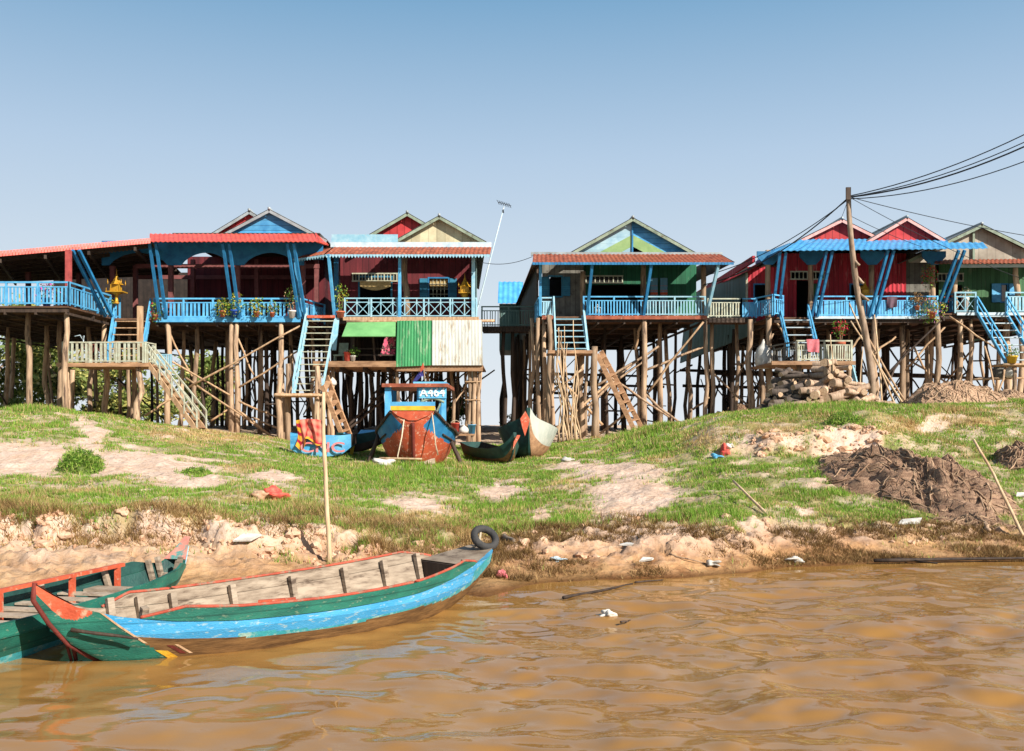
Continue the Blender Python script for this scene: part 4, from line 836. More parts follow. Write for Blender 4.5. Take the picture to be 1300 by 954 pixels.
for a, c in (((823, 498, 45), (893, 409, 44.8)), ((755, 492, 44.8), (836, 440, 46)), ((760, 470, 44), (850, 530, 44.5)), ((700, 550, 44), (790, 470, 46)), ((700, 500, 44.4), (740, 468, 44.4)), ((817, 405, 45.6), (806, 445, 46)), ((756, 555, 43.6), (800, 520, 44)), ((818, 500, 45.4), (872, 545, 45.4)), ((670, 545, 45.6), (700, 520, 45.6)), ((715, 545, 44.8), (812, 455, 47)), ((820, 470, 46), (895, 440, 46.5)), ((760, 500, 46), (830, 450, 47)), ((765, 540, 46), (700, 470, 46))):
    brace(Cc, P(*a), P(*c), random.uniform(.045, .07), random.choice([W_PALE, W_POST]))

# walkway on the right of the green house, with the pale picket railing
W2 = thing('walkway', 'walkway with a weathered white picket railing between the green and crimson houses', 'walkway', (X(925, 46), 46, gz(X(925, 46), 46)))
zd = Z(403, 45)
part('floor', W_PLANK, W2, lambda b: b.span(X(899, 45), X(960, 45), 45.3, 47.3, zd-.1, zd))
part('railing', PALER, W2, lambda b: rail(b, (X(899, 45.3), 45.3, zd), (X(941, 45.3), 45.3, zd), .88, 12, w=.055, pk=.06))
part('railing', BLUE, W2, lambda b: rail(b, (X(941, 45.3), 45.3, zd), (X(960, 45.3), 45.3, zd), .88, 8, w=.055, pk=.07))
part('edge_sheet', W_DARK, W2, lambda b: b.corr((X(899, 45.2), 45.2, zd-.22), (X(960, 45.2), 45.2, zd-.22), (X(960, 45.2), 45.2, zd), (X(899, 45.2), 45.2, zd), .2, .03, .01))
stilt(W2, X(904, 46.5), 46.5, zd-.1, .1); stilt(W2, X(935, 46.8), 46.8, zd-.1, .1)
# ------------------------------------------------------------------ crimson house with the blue tiled awning
dvD = -.02
Dh = thing('stilt_house', 'crimson stilt house with a blue tiled awning and blue picket railings', 'house', (X(1085, 46), 46, gz(X(1085, 46), 46)), 'stilt houses on the bank')
zd = Z(403, 45)
deck(Dh, (X(975, 45), X(1192, 45), 45, 62, dvD, 45), zd, m=W_PLANK)
part('fascia', WHITEB, Dh, lambda b: b.span(X(1034, 45), X(1192, 45), 44.9, 44.98, zd-.08, zd+.04))
part('railing', BLUE, Dh, lambda b: rail(b, (X(1036, 45), 45, zd), (X(1190, 45), 45, zd), .95, 42, w=.06, pk=.1))
part('railing', BLUE, Dh, lambda b: rail(b, (X(960, 45.3), 45.4, zd), (X(976, 44.9), 44.2, zd), .92, 12, w=.06, pk=.05))
part('railing', BLUE, Dh, lambda b: rail(b, (X(977, 44.9), 44.2, zd), (X(991, 45), 44.6, zd), .92, 5, w=.06, pk=.06))
for (bx, by, bd), (tx, ty, td) in (((984, 402, 44.9), (994, 320, 43.6)), ((1034, 402, 44.9), (1053, 319, 43.6)), ((1107, 403, 44.9), (1131, 318, 43.6)), ((1196, 384, 44.6), (1221, 318, 43.4))):
    def st(b):
        for o in (-.13, .13): b.beam(P(bx, by, bd)+Vector((o, 0, 0)), P(tx, ty, td)+Vector((o, 0, 0)), .11, .11)
    part('strut', BLUE2, Dh, st)
for px, d in ((975, 45.6), (1029, 45.8), (1106, 45.8), (1184, 45.8)):
    p_ = part('post', W_POST, Dh, lambda b: b.pole((X(px, d), d, zd), (X(px, d), d, Z(318, d)), .14, .12, 8, .02))
    part('bracket', BLUE2, p_, lambda b: b.plate([(X(px, d)-.55, d-.17, Z(320, d)), (X(px, d)-.55, d-.17, Z(327, d)), (X(px, d)-.2, d-.17, Z(337, d)), (X(px, d)+.2, d-.17, Z(337, d)), (X(px, d)+.55, d-.17, Z(327, d)), (X(px, d)+.55, d-.17, Z(320, d))], .08))
yd = 47.7
opD = [(X(1011, yd), X(1027, yd), zd, Z(356, yd)), (X(1004, yd), X(1046, yd), Z(354, yd), Z(346, yd)), (X(958, yd), X(973, yd), Z(383, yd), Z(362, yd)), (X(1080, yd), X(1096, yd), Z(384, yd), Z(362, yd)), (X(1030, yd), X(1040, yd), Z(392, yd), Z(360, yd))]
part('wall', RED_C, Dh, lambda b: [openings(b, X(949, yd), X(986, yd), zd, Z(339, yd), yd, .08, [opD[2]], wave=True), openings(b, X(986, yd), X(1150, yd), zd, Z(322, yd), yd, .08, [o for o in opD if o is not opD[2]], wave=True)])
part('wall', GREY_B, Dh, lambda b: b.span(X(1150, yd)+.01, X(1188, yd), yd+.02, yd+.1, zd, Z(322, yd)))
fD = lambda x, y, z: (x+dvD*(y-45), y, z)
def sideD(b):
    x = X(949, yd)+.04; b.plate([(x, 47.72, 6.3), (x, 47.72, Z(346, 47.7)), (x-.35, 62, Z(377, 62)), (x-.8, 62, 5.9)][::-1], .08)
part('side_wall', GREY_W, Dh, sideD)
part('corner_board', PALER, Dh, lambda b: b.span(X(949, yd)-.1, X(949, yd)-.005, yd-.1, yd-.01, zd, Z(347, yd)))
part('wall', RED_C, Dh, lambda b: b.plate([fD(X(1190, 45), 47.8, zd), fD(X(1190, 45), 62, zd), fD(X(1190, 45), 62, 10.2), fD(X(1190, 45), 47.8, 10.2)], .08))
part('wall', RED_C, Dh, lambda b: b.span(11, X(1190, 45)-.3, 62.02, 62.1, zd, 10.2))
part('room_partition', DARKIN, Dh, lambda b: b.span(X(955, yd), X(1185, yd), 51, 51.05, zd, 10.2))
for q, nm in ((opD[2], 'window'), (opD[3], 'window')):
    part(nm, BLUE2, Dh, lambda b: openings(b, q[0]-.07, q[1]+.07, q[2]-.07, q[3]+.07, yd-.05, .06, [q]))
part('door', GRN_W2, Dh, lambda b: b.span(opD[4][0], opD[4][1], yd+.1, yd+.13, opD[4][2], opD[4][3]))
part('transom', PALER, Dh, lambda b: [b.span(opD[1][0]+(opD[1][1]-opD[1][0])*i/8-.02, opD[1][0]+(opD[1][1]-opD[1][0])*i/8+.02, yd-.03, yd+.02, opD[1][2], opD[1][3]) for i in range(9)]+[b.span(opD[1][0]-.05, opD[1][1]+.05, yd-.04, yd-.005, z, z+.06) for z in (opD[1][2]-.06, opD[1][3])])
def tiles(b, a, c, e, g, mi=0):
    b.corr(a, c, e, g, .28, .02, .03, mi, 1, 4)
def awnD(b):
    tiles(b, P(990, 318, 43.4), P(1254, 315, 43.4), P(1248, 308, 45.4), P(1003, 309, 45.6))
    tiles(b, P(1008, 309.5, 45.4), P(1204, 308, 45.4), P(1200, 303, 47), P(1016, 304, 47))
    b.corr(P(960, 333, 47.5), P(990, 318, 43.5), P(1003, 309, 45.6), P(966, 323, 50), .27, .03, .02, 0, 1)
aD = part('awning', [TILE_B, ZINC_UND], Dh, awnD)
part('awning_edge', BLUE2, aD, lambda b: b.beam(P(960, 334, 47.5), P(991, 319.5, 43.5), .08, .14))
ZEd = Z(312, 46.6)
gable(Dh, X(1149, 46.4), X(1197, 46.4)-X(1149, 46.4), Z(277, 46.4), Z(305, 46.4), 46.15, 62, dvD, 46.4, 46.5, ZINC, RED_G, PINKT, ext=.1, zbase=Z(310, 46.4))
gable(Dh, X(1067, 47), X(1118, 47)-X(1067, 47), Z(279, 47), Z(304, 47), 46.75, 62, dvD, 47, 47.1, ZINC, RED_G, PINKT, ext=.1, zbase=Z(310, 47))
part('side_roof', [RED_C, ZINC_UND], Dh, lambda b: b.corr((X(947, 47), 47, Z(343, 46.5)), (X(879, 62), 62, Z(377, 62)), (X(930, 62), 62, Z(352, 62)), P(1008, 310, 47), .22, -.02, -.02, 0, 1))
part('side_roof_edge', RED_C, Dh, lambda b: [b.beam((X(957, 46), 46, Z(329, 46)), (X(879, 62), 62, Z(378, 62)), .12, .3)])
# steps and the landing with the pale railing
z5 = Z(460, 41.5)
part('landing', W_BEAM, Dh, lambda b: [b.span(X(980, 41.5), X(1082, 41.5), 41.2, 45, z5-.1, z5), b.span(X(978, 41.3), X(1084, 41.3), 41.08, 41.2, z5-.14, z5+.02)])
part('landing_railing', PALER, Dh, lambda b: rail(b, (X(1012, 41.3), 41.3, z5), (X(1081, 41.3), 41.3, z5), .88, 24, w=.06, pk=.05))
part('landing_railing', GREY_B, Dh, lambda b: rail(b, (X(977, 43.5), 44.6, z5), (X(1011, 41.3), 41.3, z5), .85, 16, w=.06, pk=.05))
part('stairway', [BLUE, WHITEB], Dh, lambda b: [stairs(b, (X(991, 44.8), 44.8, zd), (X(1027, 44.8), 44.8, zd), (X(1001, 42.6), 42.6, z5+.4), (X(1037, 42.6), 42.6, z5+.4), 5, tread=.24)])
part('stair_railing', BLUE, Dh, lambda b: [rail(b, (X(990, 44.8), 44.8, zd-.05), (X(1001, 42.6), 42.6, z5+.3), .6, 9, w=.06, pk=.04), rail(b, (X(1026, 44.8), 44.8, zd-.05), (X(1038, 42.6), 42.6, z5+.3), .6, 9, w=.06, pk=.04)])
e0 = P(1096, 510, 41); e0.z = gz(e0.x, e0.y)
part('stairway', [TEALR, TEALR], Dh, lambda b: stairs(b, (X(1080, 41.6), 41.6, z5), (X(1083, 42.8), 42.8, z5), e0, e0+Vector((.1, 1.1, 0)), 8, sh=.14, tread=.2))
for px, d, zt, r in ((953, 45, zd, .15), (976, 44.5, zd, .15), (1000, 43.6, z5, .14), (1014, 41.5, z5, .13), (1060, 41.6, z5, .15), (1110, 45, zd, .14), (1145, 46, zd, .14), (1190, 45.1, zd, .14), (1176, 47, zd, .12), (1079, 41.6, z5, .12)): stilt(Dh, X(px, d), d, zt-.1, r)
understructure(Dh, X(960, 45), X(1190, 45), 7, 45, 61, 6, zd-.25, dvD, 45, 64)
for y_, z_b in ((55, 4.9), (60, 4.4), (61, 5.4)): part('tie_beam', W_DARK, Dh, lambda b: b.pole((X(950, 45)-.4, y_, z_b), (X(1190, 45)-.4, y_, z_b-.2), .09, .08, 6, .05))
for a, c in (((1122, 480, 44.4), (1195, 407, 44.8)), ((1095, 418, 44.5), (1156, 520, 43.5)), ((1110, 450, 44), (1137, 428, 44.4)), ((985, 405, 45.4), (1000, 435, 44)), ((960, 470, 45), (982, 424, 45)), ((1076, 450, 44), (1100, 420, 44)), ((1120, 505, 44), (1150, 445, 46)), ((1150, 470, 46), (1200, 415, 46)), ((1160, 440, 46), (1190, 500, 46)), ((880, 520, 48), (900, 505, 47)), ((900, 470, 47), (955, 520, 46))):
    brace(Dh, P(*a), P(*c), .055, random.choice([W_PALE, W_POST, W_DARK]))

# ------------------------------------------------------------------ green house at the right edge
dvE = 0
Eh = thing('stilt_house', 'olive green stilt house with a grey cream gable and bright blue steps', 'house', (X(1270, 47), 47, gz(X(1270, 47), 47)), 'stilt houses on the bank')
ze = Z(398, 45.5)
deck(Eh, (X(1196, 45.5), X(1400, 45.5), 45.5, 62, dvE, 45.5), ze, m=W_PLANK)
part('fascia', WHITEB, Eh, lambda b: [b.span(X(1214, 45.5), X(1400, 45.5), 45.4, 45.48, ze-.1, ze+.03)])
part('railing', TEALR, Eh, lambda b: rail(b, (X(1213, 45.4), 45.45, ze), (X(1239, 45.4), 45.45, ze), .95, 2, 'x', w=.07))
part('railing', TEALR, Eh, lambda b: rail(b, (X(1278, 45.4), 45.45, ze), (X(1400, 45.4), 45.45, ze), .95, 28, w=.06, pk=.1))
part('railing', BLUE2, Eh, lambda b: rail(b, (X(1198, 46), 46.4, ze), (X(1213, 45.4), 45.5, ze), .9, 6, w=.06))
for px, d, py in ((1213, 45.7, 336), (1291, 45.7, 336), (1380, 45.7, 336)): part('post', W_POST, Eh, lambda b: b.pole((X(px, d), d, ze), (X(px-1.5, d), d, Z(py, d)), .14, .12, 8, .04))
ye = 48
wE = (X(1271, ye), X(1278, ye), Z(383, ye), Z(362, ye)); oE = [wE, (X(1200, ye), X(1222, ye), ze, Z(362, ye)), (X(1322, ye), X(1345, ye), ze, Z(360, ye))]
part('wall', GRN_W2, Eh, lambda b: openings(b, X(1192, ye), X(1400, ye), ze, Z(335, ye), ye, .08, oE))
part('wall', GRN_W2, Eh, lambda b: b.plate([(X(1192, ye), 62, ze), (X(1192, ye), 48.1, ze), (X(1192, ye), 48.1, 9.9), (X(1192, ye), 62, 9.9)], .08))
part('wall', GRN_W2, Eh, lambda b: b.plate([(X(1400, ye), 48.1, ze), (X(1400, ye), 62, ze), (X(1400, ye), 62, 9.9), (X(1400, ye), 48.1, 9.9)], .08))
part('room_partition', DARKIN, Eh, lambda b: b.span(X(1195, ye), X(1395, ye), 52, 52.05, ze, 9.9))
wEo = part('window', BLUE2, Eh, lambda b: openings(b, wE[0]-.07, wE[1]+.07, wE[2]-.07, wE[3]+.07, ye-.05, .06, [wE]))
part('shutter', BLUE, wEo, lambda b: b.span(wE[0]-.5, wE[0]-.08, ye-.12, ye-.06, wE[2]-.05, wE[3]+.05))
part('shutter', BLUE, wEo, lambda b: b.span(wE[1]+.08, wE[1]+.4, ye-.12, ye-.06, wE[2]-.05, wE[3]+.05))
part('transom', [PALER, DARKIN], Eh, lambda b: vent(b, X(1190, ye), X(1222, ye), Z(357, ye), Z(348, ye), ye-.02, 3))
part('awning', [RUST, ZINC_UND], Eh, lambda b: [b.corr(P(1186, 335, 44.6), P(1400, 333, 44.6), P(1400, 328, 46.2), P(1188, 330, 46.2), .2, .02, .015, 0, 1)])
part('awning_beam', WHITEB, Eh, lambda b: b.beam(P(1218, 338, 45.4), P(1400, 337, 45.4), .1, .14))
gable(Eh, X(1243, 46.6), X(1330, 46.6)-X(1243, 46.6), Z(286, 46.6), Z(328, 46.6), 46.3, 62, dvE, 46.6, 46.7, ZINC, GREYCR, GREENP, ext=.2, zbase=Z(333, 46.6))
part('gable_post', GREENP, Eh, lambda b: b.beam((X(1236, 46.6), 46.6, Z(333, 46.6)), (X(1236, 46.6), 46.6, Z(293, 46.6)), .1, .06))
z6 = Z(463, 43)
part('stairway', [BLUE, WHITEB], Eh, lambda b: stairs(b, (X(1241, 45.4), 45.4, ze), (X(1277, 45.4), 45.4, ze), (X(1278, 42.6), 42.6, z6), (X(1316, 42.6), 42.6, z6), 7, tread=.24))
part('stair_railing', BLUE, Eh, lambda b: [handrail(b, (X(1240, 45.4), 45.35, ze), (X(1279, 42.6), 42.6, z6), .75, 2), handrail(b, (X(1278, 45.4), 45.35, ze), (X(1318, 42.6), 42.6, z6), .75, 2)])
part('stick_landing', W_PALE, Eh, lambda b: [b.pole((X(1270, 42.4), 42.2+.25*i, z6-.05), (X(1345, 42.4), 42.2+.25*i, z6-.05), .05, .05, 6) for i in range(6)])
for px, d, zt, r in ((1219, 45.7, ze, .13), (1232, 45.9, ze, .1), (1288, 42.6, z6, .1), (1278, 46.8, ze, .18), (1296, 45.6, ze, .13), (1340, 42.6, z6, .12), (1360, 45.6, ze, .13)): stilt(Eh, X(px, d), d, zt-.05, r)
understructure(Eh, X(1200, 45.5), X(1400, 45.5), 6, 46, 61, 5, ze-.25, 0, 45.5, 50)
for y_, z_b in ((55, 4.8), (60, 5.2)): part('tie_beam', W_DARK, Eh, lambda b: b.pole((X(1200, 45), y_, z_b), (X(1400, 45), y_, z_b-.2), .09, .08, 6, .05))
for a, c in (((1205, 402, 44.8), (1265, 443, 43.5)), ((1250, 440, 43), (1262, 492, 42)), ((1275, 470, 42), (1267, 500, 41.5)), ((1235, 482, 43), (1300, 480, 43))): brace(Eh, P(*a), P(*c), .05, W_PALE)

# ------------------------------------------------------------------ the crooked pole and its cables
pp = [P(1108, 512, 40), P(1107, 480, 40), P(1103, 450, 40), P(1097, 415, 40), P(1090, 380, 40), P(1085, 345, 40), P(1081, 310, 40), P(1078, 275, 40), P(1077, 244, 40)]
pp[0].z = gz(pp[0].x, 40)-.3
Po = thing('utility_pole', 'crooked bare tree trunk used as a cable pole before the crimson house', 'pole', (pp[0].x, 40, pp[0].z+.3))
tr = part('trunk', BARK, Po, lambda b: b.tube(pp, [.14, .15, .14, .135, .125, .12, .11, .105, .1], 10))
for a, c in (((1083, 330, 40), (1091, 337, 39.8)), ((1088, 352, 40), (1096, 360, 39.8)), ((1090, 373, 40), (1103, 382, 39.7))): part('branch_stub', BARK, Po, lambda b: b.pole(P(*a), P(*c), .07, .05, 7, .01, 3))
part('insulator_block', W_DARK, Po, lambda b: [b.beam(P(1074, 246, 39.83), P(1080, 246, 39.83), .08, .5), b.span(P(1077, 243, 40).x-.05, P(1077, 243, 40).x+.05, 39.9, 40.1, P(1077, 244, 40).z, P(1077, 241.5, 40).z)])
def cable(label, a, c, sag, r=.018, group='cables strung from the crooked pole'):
    a = Vector(a); c = Vector(c); b = MB()
    b.tube([a.lerp(c, i/16)-Vector((0, 0, sag*4*(i/16)*(1-i/16))) for i in range(17)], r, 5)
    return tag(link('power_cable', b, CABLE, at=a), label, 'cable', group)
T = P(1079, 249, 39.9)
cable('uppermost black cable rising from the pole top to the top right corner', T, P(1420, 106, 34), .5, .022)
cable('middle black cable of the bundle rising right from the pole top', T+Vector((0, .06, -.03)), P(1420, 118, 34), .55, .02)
cable('thick black cable lowest of the rising bundle right of the pole', T+Vector((0, -.06, -.06)), P(1420, 124, 34), .6, .032)
cable('loose black cable below the bundle curving right from the pole', T+Vector((0, 0, -.12)), P(1420, 152, 34), .6, .02)
cable('thin cable sloping gently down right above the green house gable', P(1081, 251, 40), P(1420, 315, 48), .25, .016)
cable('thin cable dropping from the pole past the crimson gables to the green house', P(1081, 252, 40), P(1300, 355, 45.5), .2, .013)
cable('short drop cable from the pole to the crimson house roof', P(1079, 274, 40), P(1190, 320, 45), .1, .012)
cable('thick black cable falling left from the pole to the green house awning', P(1076, 252, 40), P(893, 362, 45.4), .55, .028)
cable('second black cable falling left beside the thick one', P(1076, 254, 40), P(896, 350, 45.2), .4, .02)
cable('short slack wire from the pole down to the crimson house ridge', P(1075, 258, 40), P(1066, 281, 46.4), .05, .012)
cable('thin wire crossing the gap between the dark red and green houses', P(602, 331, 45), P(676, 326, 45), .25, .014, None)

# antenna on a thin leaning pole
ab = P(603, 404, 47); at_ = P(640, 262, 47)
An = thing('antenna', 'television aerial on a thin leaning white pole beside the dark red house', 'antenna', ab)
part('mast', WHITEB, An, lambda b: b.tube([ab-Vector((.15, 0, 3.0)), ab, at_], [.04, .035, .03], 6))
def yagi(b):
    c = P(640, 260, 47); b.beam(c+Vector((-.3, 0, .12)), c+Vector((.34, 0, -.06)), .025, .025)
    for i in range(6): q = c+Vector((-.28+.11*i, 0, .11-.032*i)); b.beam(q+Vector((-.07, -.35, .03)), q+Vector((.07, .35, -.03)), .014, .014); b.beam(q+Vector((-.02, 0, .1)), q+Vector((.02, 0, -.1)), .014, .014)
part('aerial', CABLE, An, yagi)
part('amplifier_box', CABLE, An, lambda b: b.beam(P(638.5, 267, 47), P(639, 270.5, 47), .07, .07))

# ------------------------------------------------------------------ spirit houses
def spirit(label, base, s, ped_h, wide=1.0):
    t = thing('spirit_house', label, 'shrine', base, None); x, y, z = base
    part('pedestal', GOLD, t, lambda b: b.lathe([(.16*s, 0), (.16*s, .06*s), (.1*s, .1*s), (.09*s, ped_h*.5), (.11*s, ped_h*.8), (.3*s*wide, ped_h*.93), (.32*s*wide, ped_h)], base, 8))
    q = (x, y, z+ped_h)
    part('tray', GOLD, t, lambda b: [b.box((x, y, z+ped_h+.03*s), (.95*s*wide, .8*s, .06*s))]+[b.box((x+i*.43*s*wide, y-.37*s, z+ped_h+.13*s), (.03*s, .03*s, .2*s)) for i in (-1, -.5, 0, .5, 1)])
    def shr(b):
        b.box((x, y, z+ped_h+.25*s), (.42*s, .36*s, .38*s))
        for sx in (-1, 1): b.box((x+sx*.24*s, y-.2*s, z+ped_h+.24*s), (.05*s, .05*s, .4*s))
    part('shrine_body', GOLD, t, shr)
    part('roof', GOLD, t, lambda b: b.lathe([(.42*s, ped_h+.44*s), (.3*s, ped_h+.52*s), (.3*s, ped_h+.56*s), (.2*s, ped_h+.66*s), (.2*s, ped_h+.7*s), (.1*s, ped_h+.84*s), (.1*s, ped_h+.87*s), (.03*s, ped_h+1.05*s), (.005*s, ped_h+1.35*s)], base, 4, smooth=False))
    part('finial', GOLD, t, lambda b: [b.lathe([(.03*s, ped_h+.45*s), (.035*s, ped_h+.56*s), (.004*s, ped_h+.74*s)], (x+a*.38*s, y+c*.3*s, z), 6) for a in (-1, 1) for c in (-1, 1)])
    return t
spirit('small golden spirit house on a pedestal above the blue steps of the hall', (X(148, 44.4), 44.4, Z(386, 44.4)), .8, .5)
spirit('tall golden spirit house with a spire behind the white lattice railing', (X(590, 45.3), 45.35, zf), .72, 1.15, .8)
spirit('golden spirit house half hidden behind the crooked pole', (X(1098, 45.8), 45.8, zd), .6, 1.1, .9)

# ------------------------------------------------------------------ plants on the verandas
potted('potted_plant', 'pink flowering plant in a blue pot on the left corner of the hall deck', (X(60, 40.4), 40.35, FZ), BLUEPOT, .2, .36, .42, PINKS+GREENS[:2], 260, .9, group='potted plants on the verandas')
potted('potted_plant', 'pale flowering plant in a terracotta pot beside the red corner post', (X(80, 40.5), 40.4, FZ), TERRA, .16, .26, .3, PINKS[2:]+GREENS, 140, .9, group='potted plants on the verandas')
potted('potted_plant', 'green leafy plant in a white pot left of the hall steps', (X(134, 44.2), 44.3, Z(403, 44.2)), WHITEP, .2, .45, .4, GREENS+YELS, 200, .9, group='potted plants on the verandas')
potted('potted_plant', 'leafy plant with a red flower hanging over the top of the hall steps', (X(197, 44.75), 44.72, FZ-.1), TERRA, .14, .25, .42, GREENS+REDS[:1], 240, 1.2, group='potted plants on the verandas', fz=.35)
potted('potted_plant', 'tall yellow green bush in a blue pot in the middle of the hall railing', (X(297, 44.72), 44.7, FZ+.05), BLUEPOT, .17, .32, .5, GREENS+YELS, 380, 1.0, group='potted plants on the verandas', fz=.55)
potted('potted_plant', 'bushy yellow flowering plant left of the blue pot on the hall railing', (X(283, 44.72), 44.7, FZ+.05), TERRA, .15, .28, .45, YELS+GREENS, 300, .9, group='potted plants on the verandas', fz=.45)
potted('potted_plant', 'small yellow plant alone on the right half of the hall railing', (X(326, 44.75), 44.72, FZ+.05), TERRA, .14, .25, .38, YELS+GREENS, 240, 1.1, group='potted plants on the verandas', fz=.45)
potted('potted_plant', 'sparse trailing plant low on the hall railing', (X(346, 44.75), 44.72, FZ+.05), TERRA, .12, .2, .34, GREENS+[S(220, 170, 130)], 130, .9, group='potted plants on the verandas', fz=.4)
potted('potted_plant', 'pink flowered shrub in a pale pot at the right end of the hall deck', (X(371, 44.75), 44.72, FZ+.0), WHITEP, .17, .35, .42, [S(230, 170, 140), S(236, 200, 150)]+GREENS, 260, 1.3, group='potted plants on the verandas', fz=.95)
potted('potted_plant', 'slender green plant in a pinkish pot left of the white lattice railing', (X(432, 44.9), 44.95, zf), TERRA, .2, .3, .34, GREENS+YELS[:1], 220, 1.9, group='potted plants on the verandas', fz=.95)
potted('potted_plant', 'spiky green plant in a white pot on the lower platform', (X(448, 44.4), 44.45, zp+.14), WHITEP, .13, .25, .28, GREENS, 130, .9, group='potted plants on the verandas')
potted('potted_plant', 'potted plant with bright red flowers on the landing beside the crooked pole', (X(1068, 41.6), 41.7, z5), TERRA, .2, .9, .4, REDS+GREENS[:2], 220, .9, group='potted plants on the verandas', fz=1.45)
potted('potted_plant', 'big pink and cream flowering shrub spilling over the crimson house corner', (X(1184, 44.5), 44.6, zd-.1), TERRA, .2, .3, .66, PINKS[2:]+YELS+GREENS, 520, .9, group='potted plants on the verandas', fz=.35)
potted('potted_plant', 'red bougainvillea climbing the last post of the crimson house', (X(1181, 45.2), 45.3, zd), TERRA, .18, .3, .42, REDS+GREENS, 300, 1.5, group='potted plants on the verandas', fz=1.9)
potted('potted_plant', 'red flowering plant between the crimson and the olive green houses', (X(1205, 46), 46.1, ze), TERRA, .18, .3, .42, REDS+GREENS[1:], 240, 1.1, group='potted plants on the verandas', fz=.95)
potted('potted_plant', 'dry straw coloured plant hung on the crimson house railing', (X(1165, 44.8), 44.85, zd+.3), TERRA, .12, .2, .36, [S(190, 150, 100), S(150, 120, 80)], 240, .8, group='potted plants on the verandas', fz=.5)
potted('potted_plant', 'white flowers in a pale pot behind the crossed blue railing', (X(1226, 45.9), 45.95, ze), WHITEP, .16, .8, .3, [S(230, 220, 200), S(190, 160, 110)], 120, .9, group='potted plants on the verandas')
potted('potted_plant', 'green plant with a yellow flower at the foot of the blue steps', (X(1284, 42.3), 42.2, z6), YELLOW, .2, .32, .3, GREENS, 120, .9, group='potted plants on the verandas')

# ------------------------------------------------------------------ cloths, sacks and other belongings
def cloth(name, label, cat, pts, m, nx=10, nz=10, wave=.05, t=.012, parent=None):
    """pts: four corners, a hanging sheet with folds"""
    a, b_, c, d = map(Vector, pts); nrm = (b_-a).cross(d-a).normalized(); b = MB(); ph = random.uniform(0, 6)
    V = []
    for side in (0, 1):
        for j in range(nz+1):
            for i in range(nx+1):
                u, v = i/nx, j/nz; p = a.lerp(b_, u).lerp(d.lerp(c, u), v)
                V.append(p+nrm*(wave*math.sin(u*9+ph+v*2)*(.3+v)-side*t))
    n = (nx+1); fs = []; o = n*(nz+1)
    for j in range(nz):
        for i in range(nx):
            k = j*n+i; fs += [(k, k+1, k+1+n, k+n), (o+k, o+k+n, o+k+1+n, o+k+1)]
    b.add(V, fs, 0, True); return tag(link(name, b, m, at=a), label, cat)
cloth('hanging_cloth', 'striped orange and blue cloth hung left on the dark green wall', 'cloth', [(X(826, 47.4), 47.45, Z(353, 47.4)), (X(835, 47.4), 47.45, Z(353, 47.4)), (X(835, 47.4), 47.45, Z(388, 47.4)), (X(826, 47.4), 47.45, Z(388, 47.4))], None or mat('striped cloth', S(214, 96, 60), S(110, 160, 180), stretch=(.01, .01, 1), scale=1.6, thresh=(.46, .52), rnd=.1), wave=.03)
cloth('hanging_cloth', 'striped orange and blue cloth hung right on the dark green wall', 'cloth', [(X(838.5, 47.4), 47.45, Z(353, 47.4)), (X(847.5, 47.4), 47.45, Z(353, 47.4)), (X(847.5, 47.4), 47.45, Z(390, 47.4)), (X(838.5, 47.4), 47.45, Z(390, 47.4))], MATS['striped cloth'], wave=.03)
cloth('towel', 'pink towel drying over the pale landing railing', 'towel', [(X(1024, 41.2), 41.22, z5+.94), (X(1040, 41.2), 41.22, z5+.94), (X(1040, 41.2), 41.2, z5+.38), (X(1025, 41.2), 41.2, z5+.42)], PINKC)
cloth('hanging_cloth', 'brightly flowered cloth hung in the opening beside the green sheet', 'cloth', [(X(488, 44.8), 45, Z(428, 44.8)), (X(502, 44.8), 45, Z(426, 44.8)), (X(501, 44.8), 44.9, Z(450, 44.8)), (X(482, 44.8), 44.9, Z(452, 44.8))], mat('flowered cloth', S(226, 90, 120), S(60, 50, 50), scale=7, thresh=(.45, .55), rnd=0, wear=(S(240, 220, 180), .4, 9)))
cloth('hanging_cloth', 'dark cloth hung over the crimson house railing', 'cloth', [(X(1126, 44.9), 44.9, zd+.93), (X(1139, 44.9), 44.9, zd+.93), (X(1138, 44.9), 44.88, zd+.45), (X(1127, 44.9), 44.88, zd+.4)], mat('dark cloth', S(110, 84, 96), rnd=0))
def sack(label, c, r, m, cat='sack', name='sack', sq=1.3):
    b = MB(); b.lathe([(.05*r, 1.35*r*sq), (.16*r, 1.15*r*sq), (.25*r, 1.0*r*sq), (.65*r, .72*r*sq), (.95*r, .3*r*sq), (1.0*r, -.1*r*sq), (.9*r, -.5*r*sq), (.6*r, -.72*r*sq), (.05*r, -.78*r*sq)][::-1], c, 14)
    b.v = [(v[0]+r*.22*(vnoise(v[2]*5/r*.3+v[0]*3, v[1]*4, 5)-.5), v[1], v[2]) for v in b.v]
    return tag(link(name, b, m, at=c), label, cat)
sack('bulging white sack hung under the crimson house beside the landing', P(969, 455, 44.2), .42, PLASTW, sq=1.5)
sack('round white jug hung below the lower platform of the dark red house', P(422, 486, 44.3), .2, PLASTW, 'jug', 'jug', .9)
sack('white bundle on the floor behind the blue railing of the green house', (X(758, 45.5), 45.5, zc+.3), .24, PLASTW, 'bundle', 'bundle', 1.0)
sack('white sack at the foot of the olive green house steps', P(1283, 474, 42.8), .25, PLASTW, sq=1.1)
sack('grey bundle slumped under the blue steps of the olive green house', P(1268, 474, 43.2), .3, GREY_B, 'bundle', 'bundle')
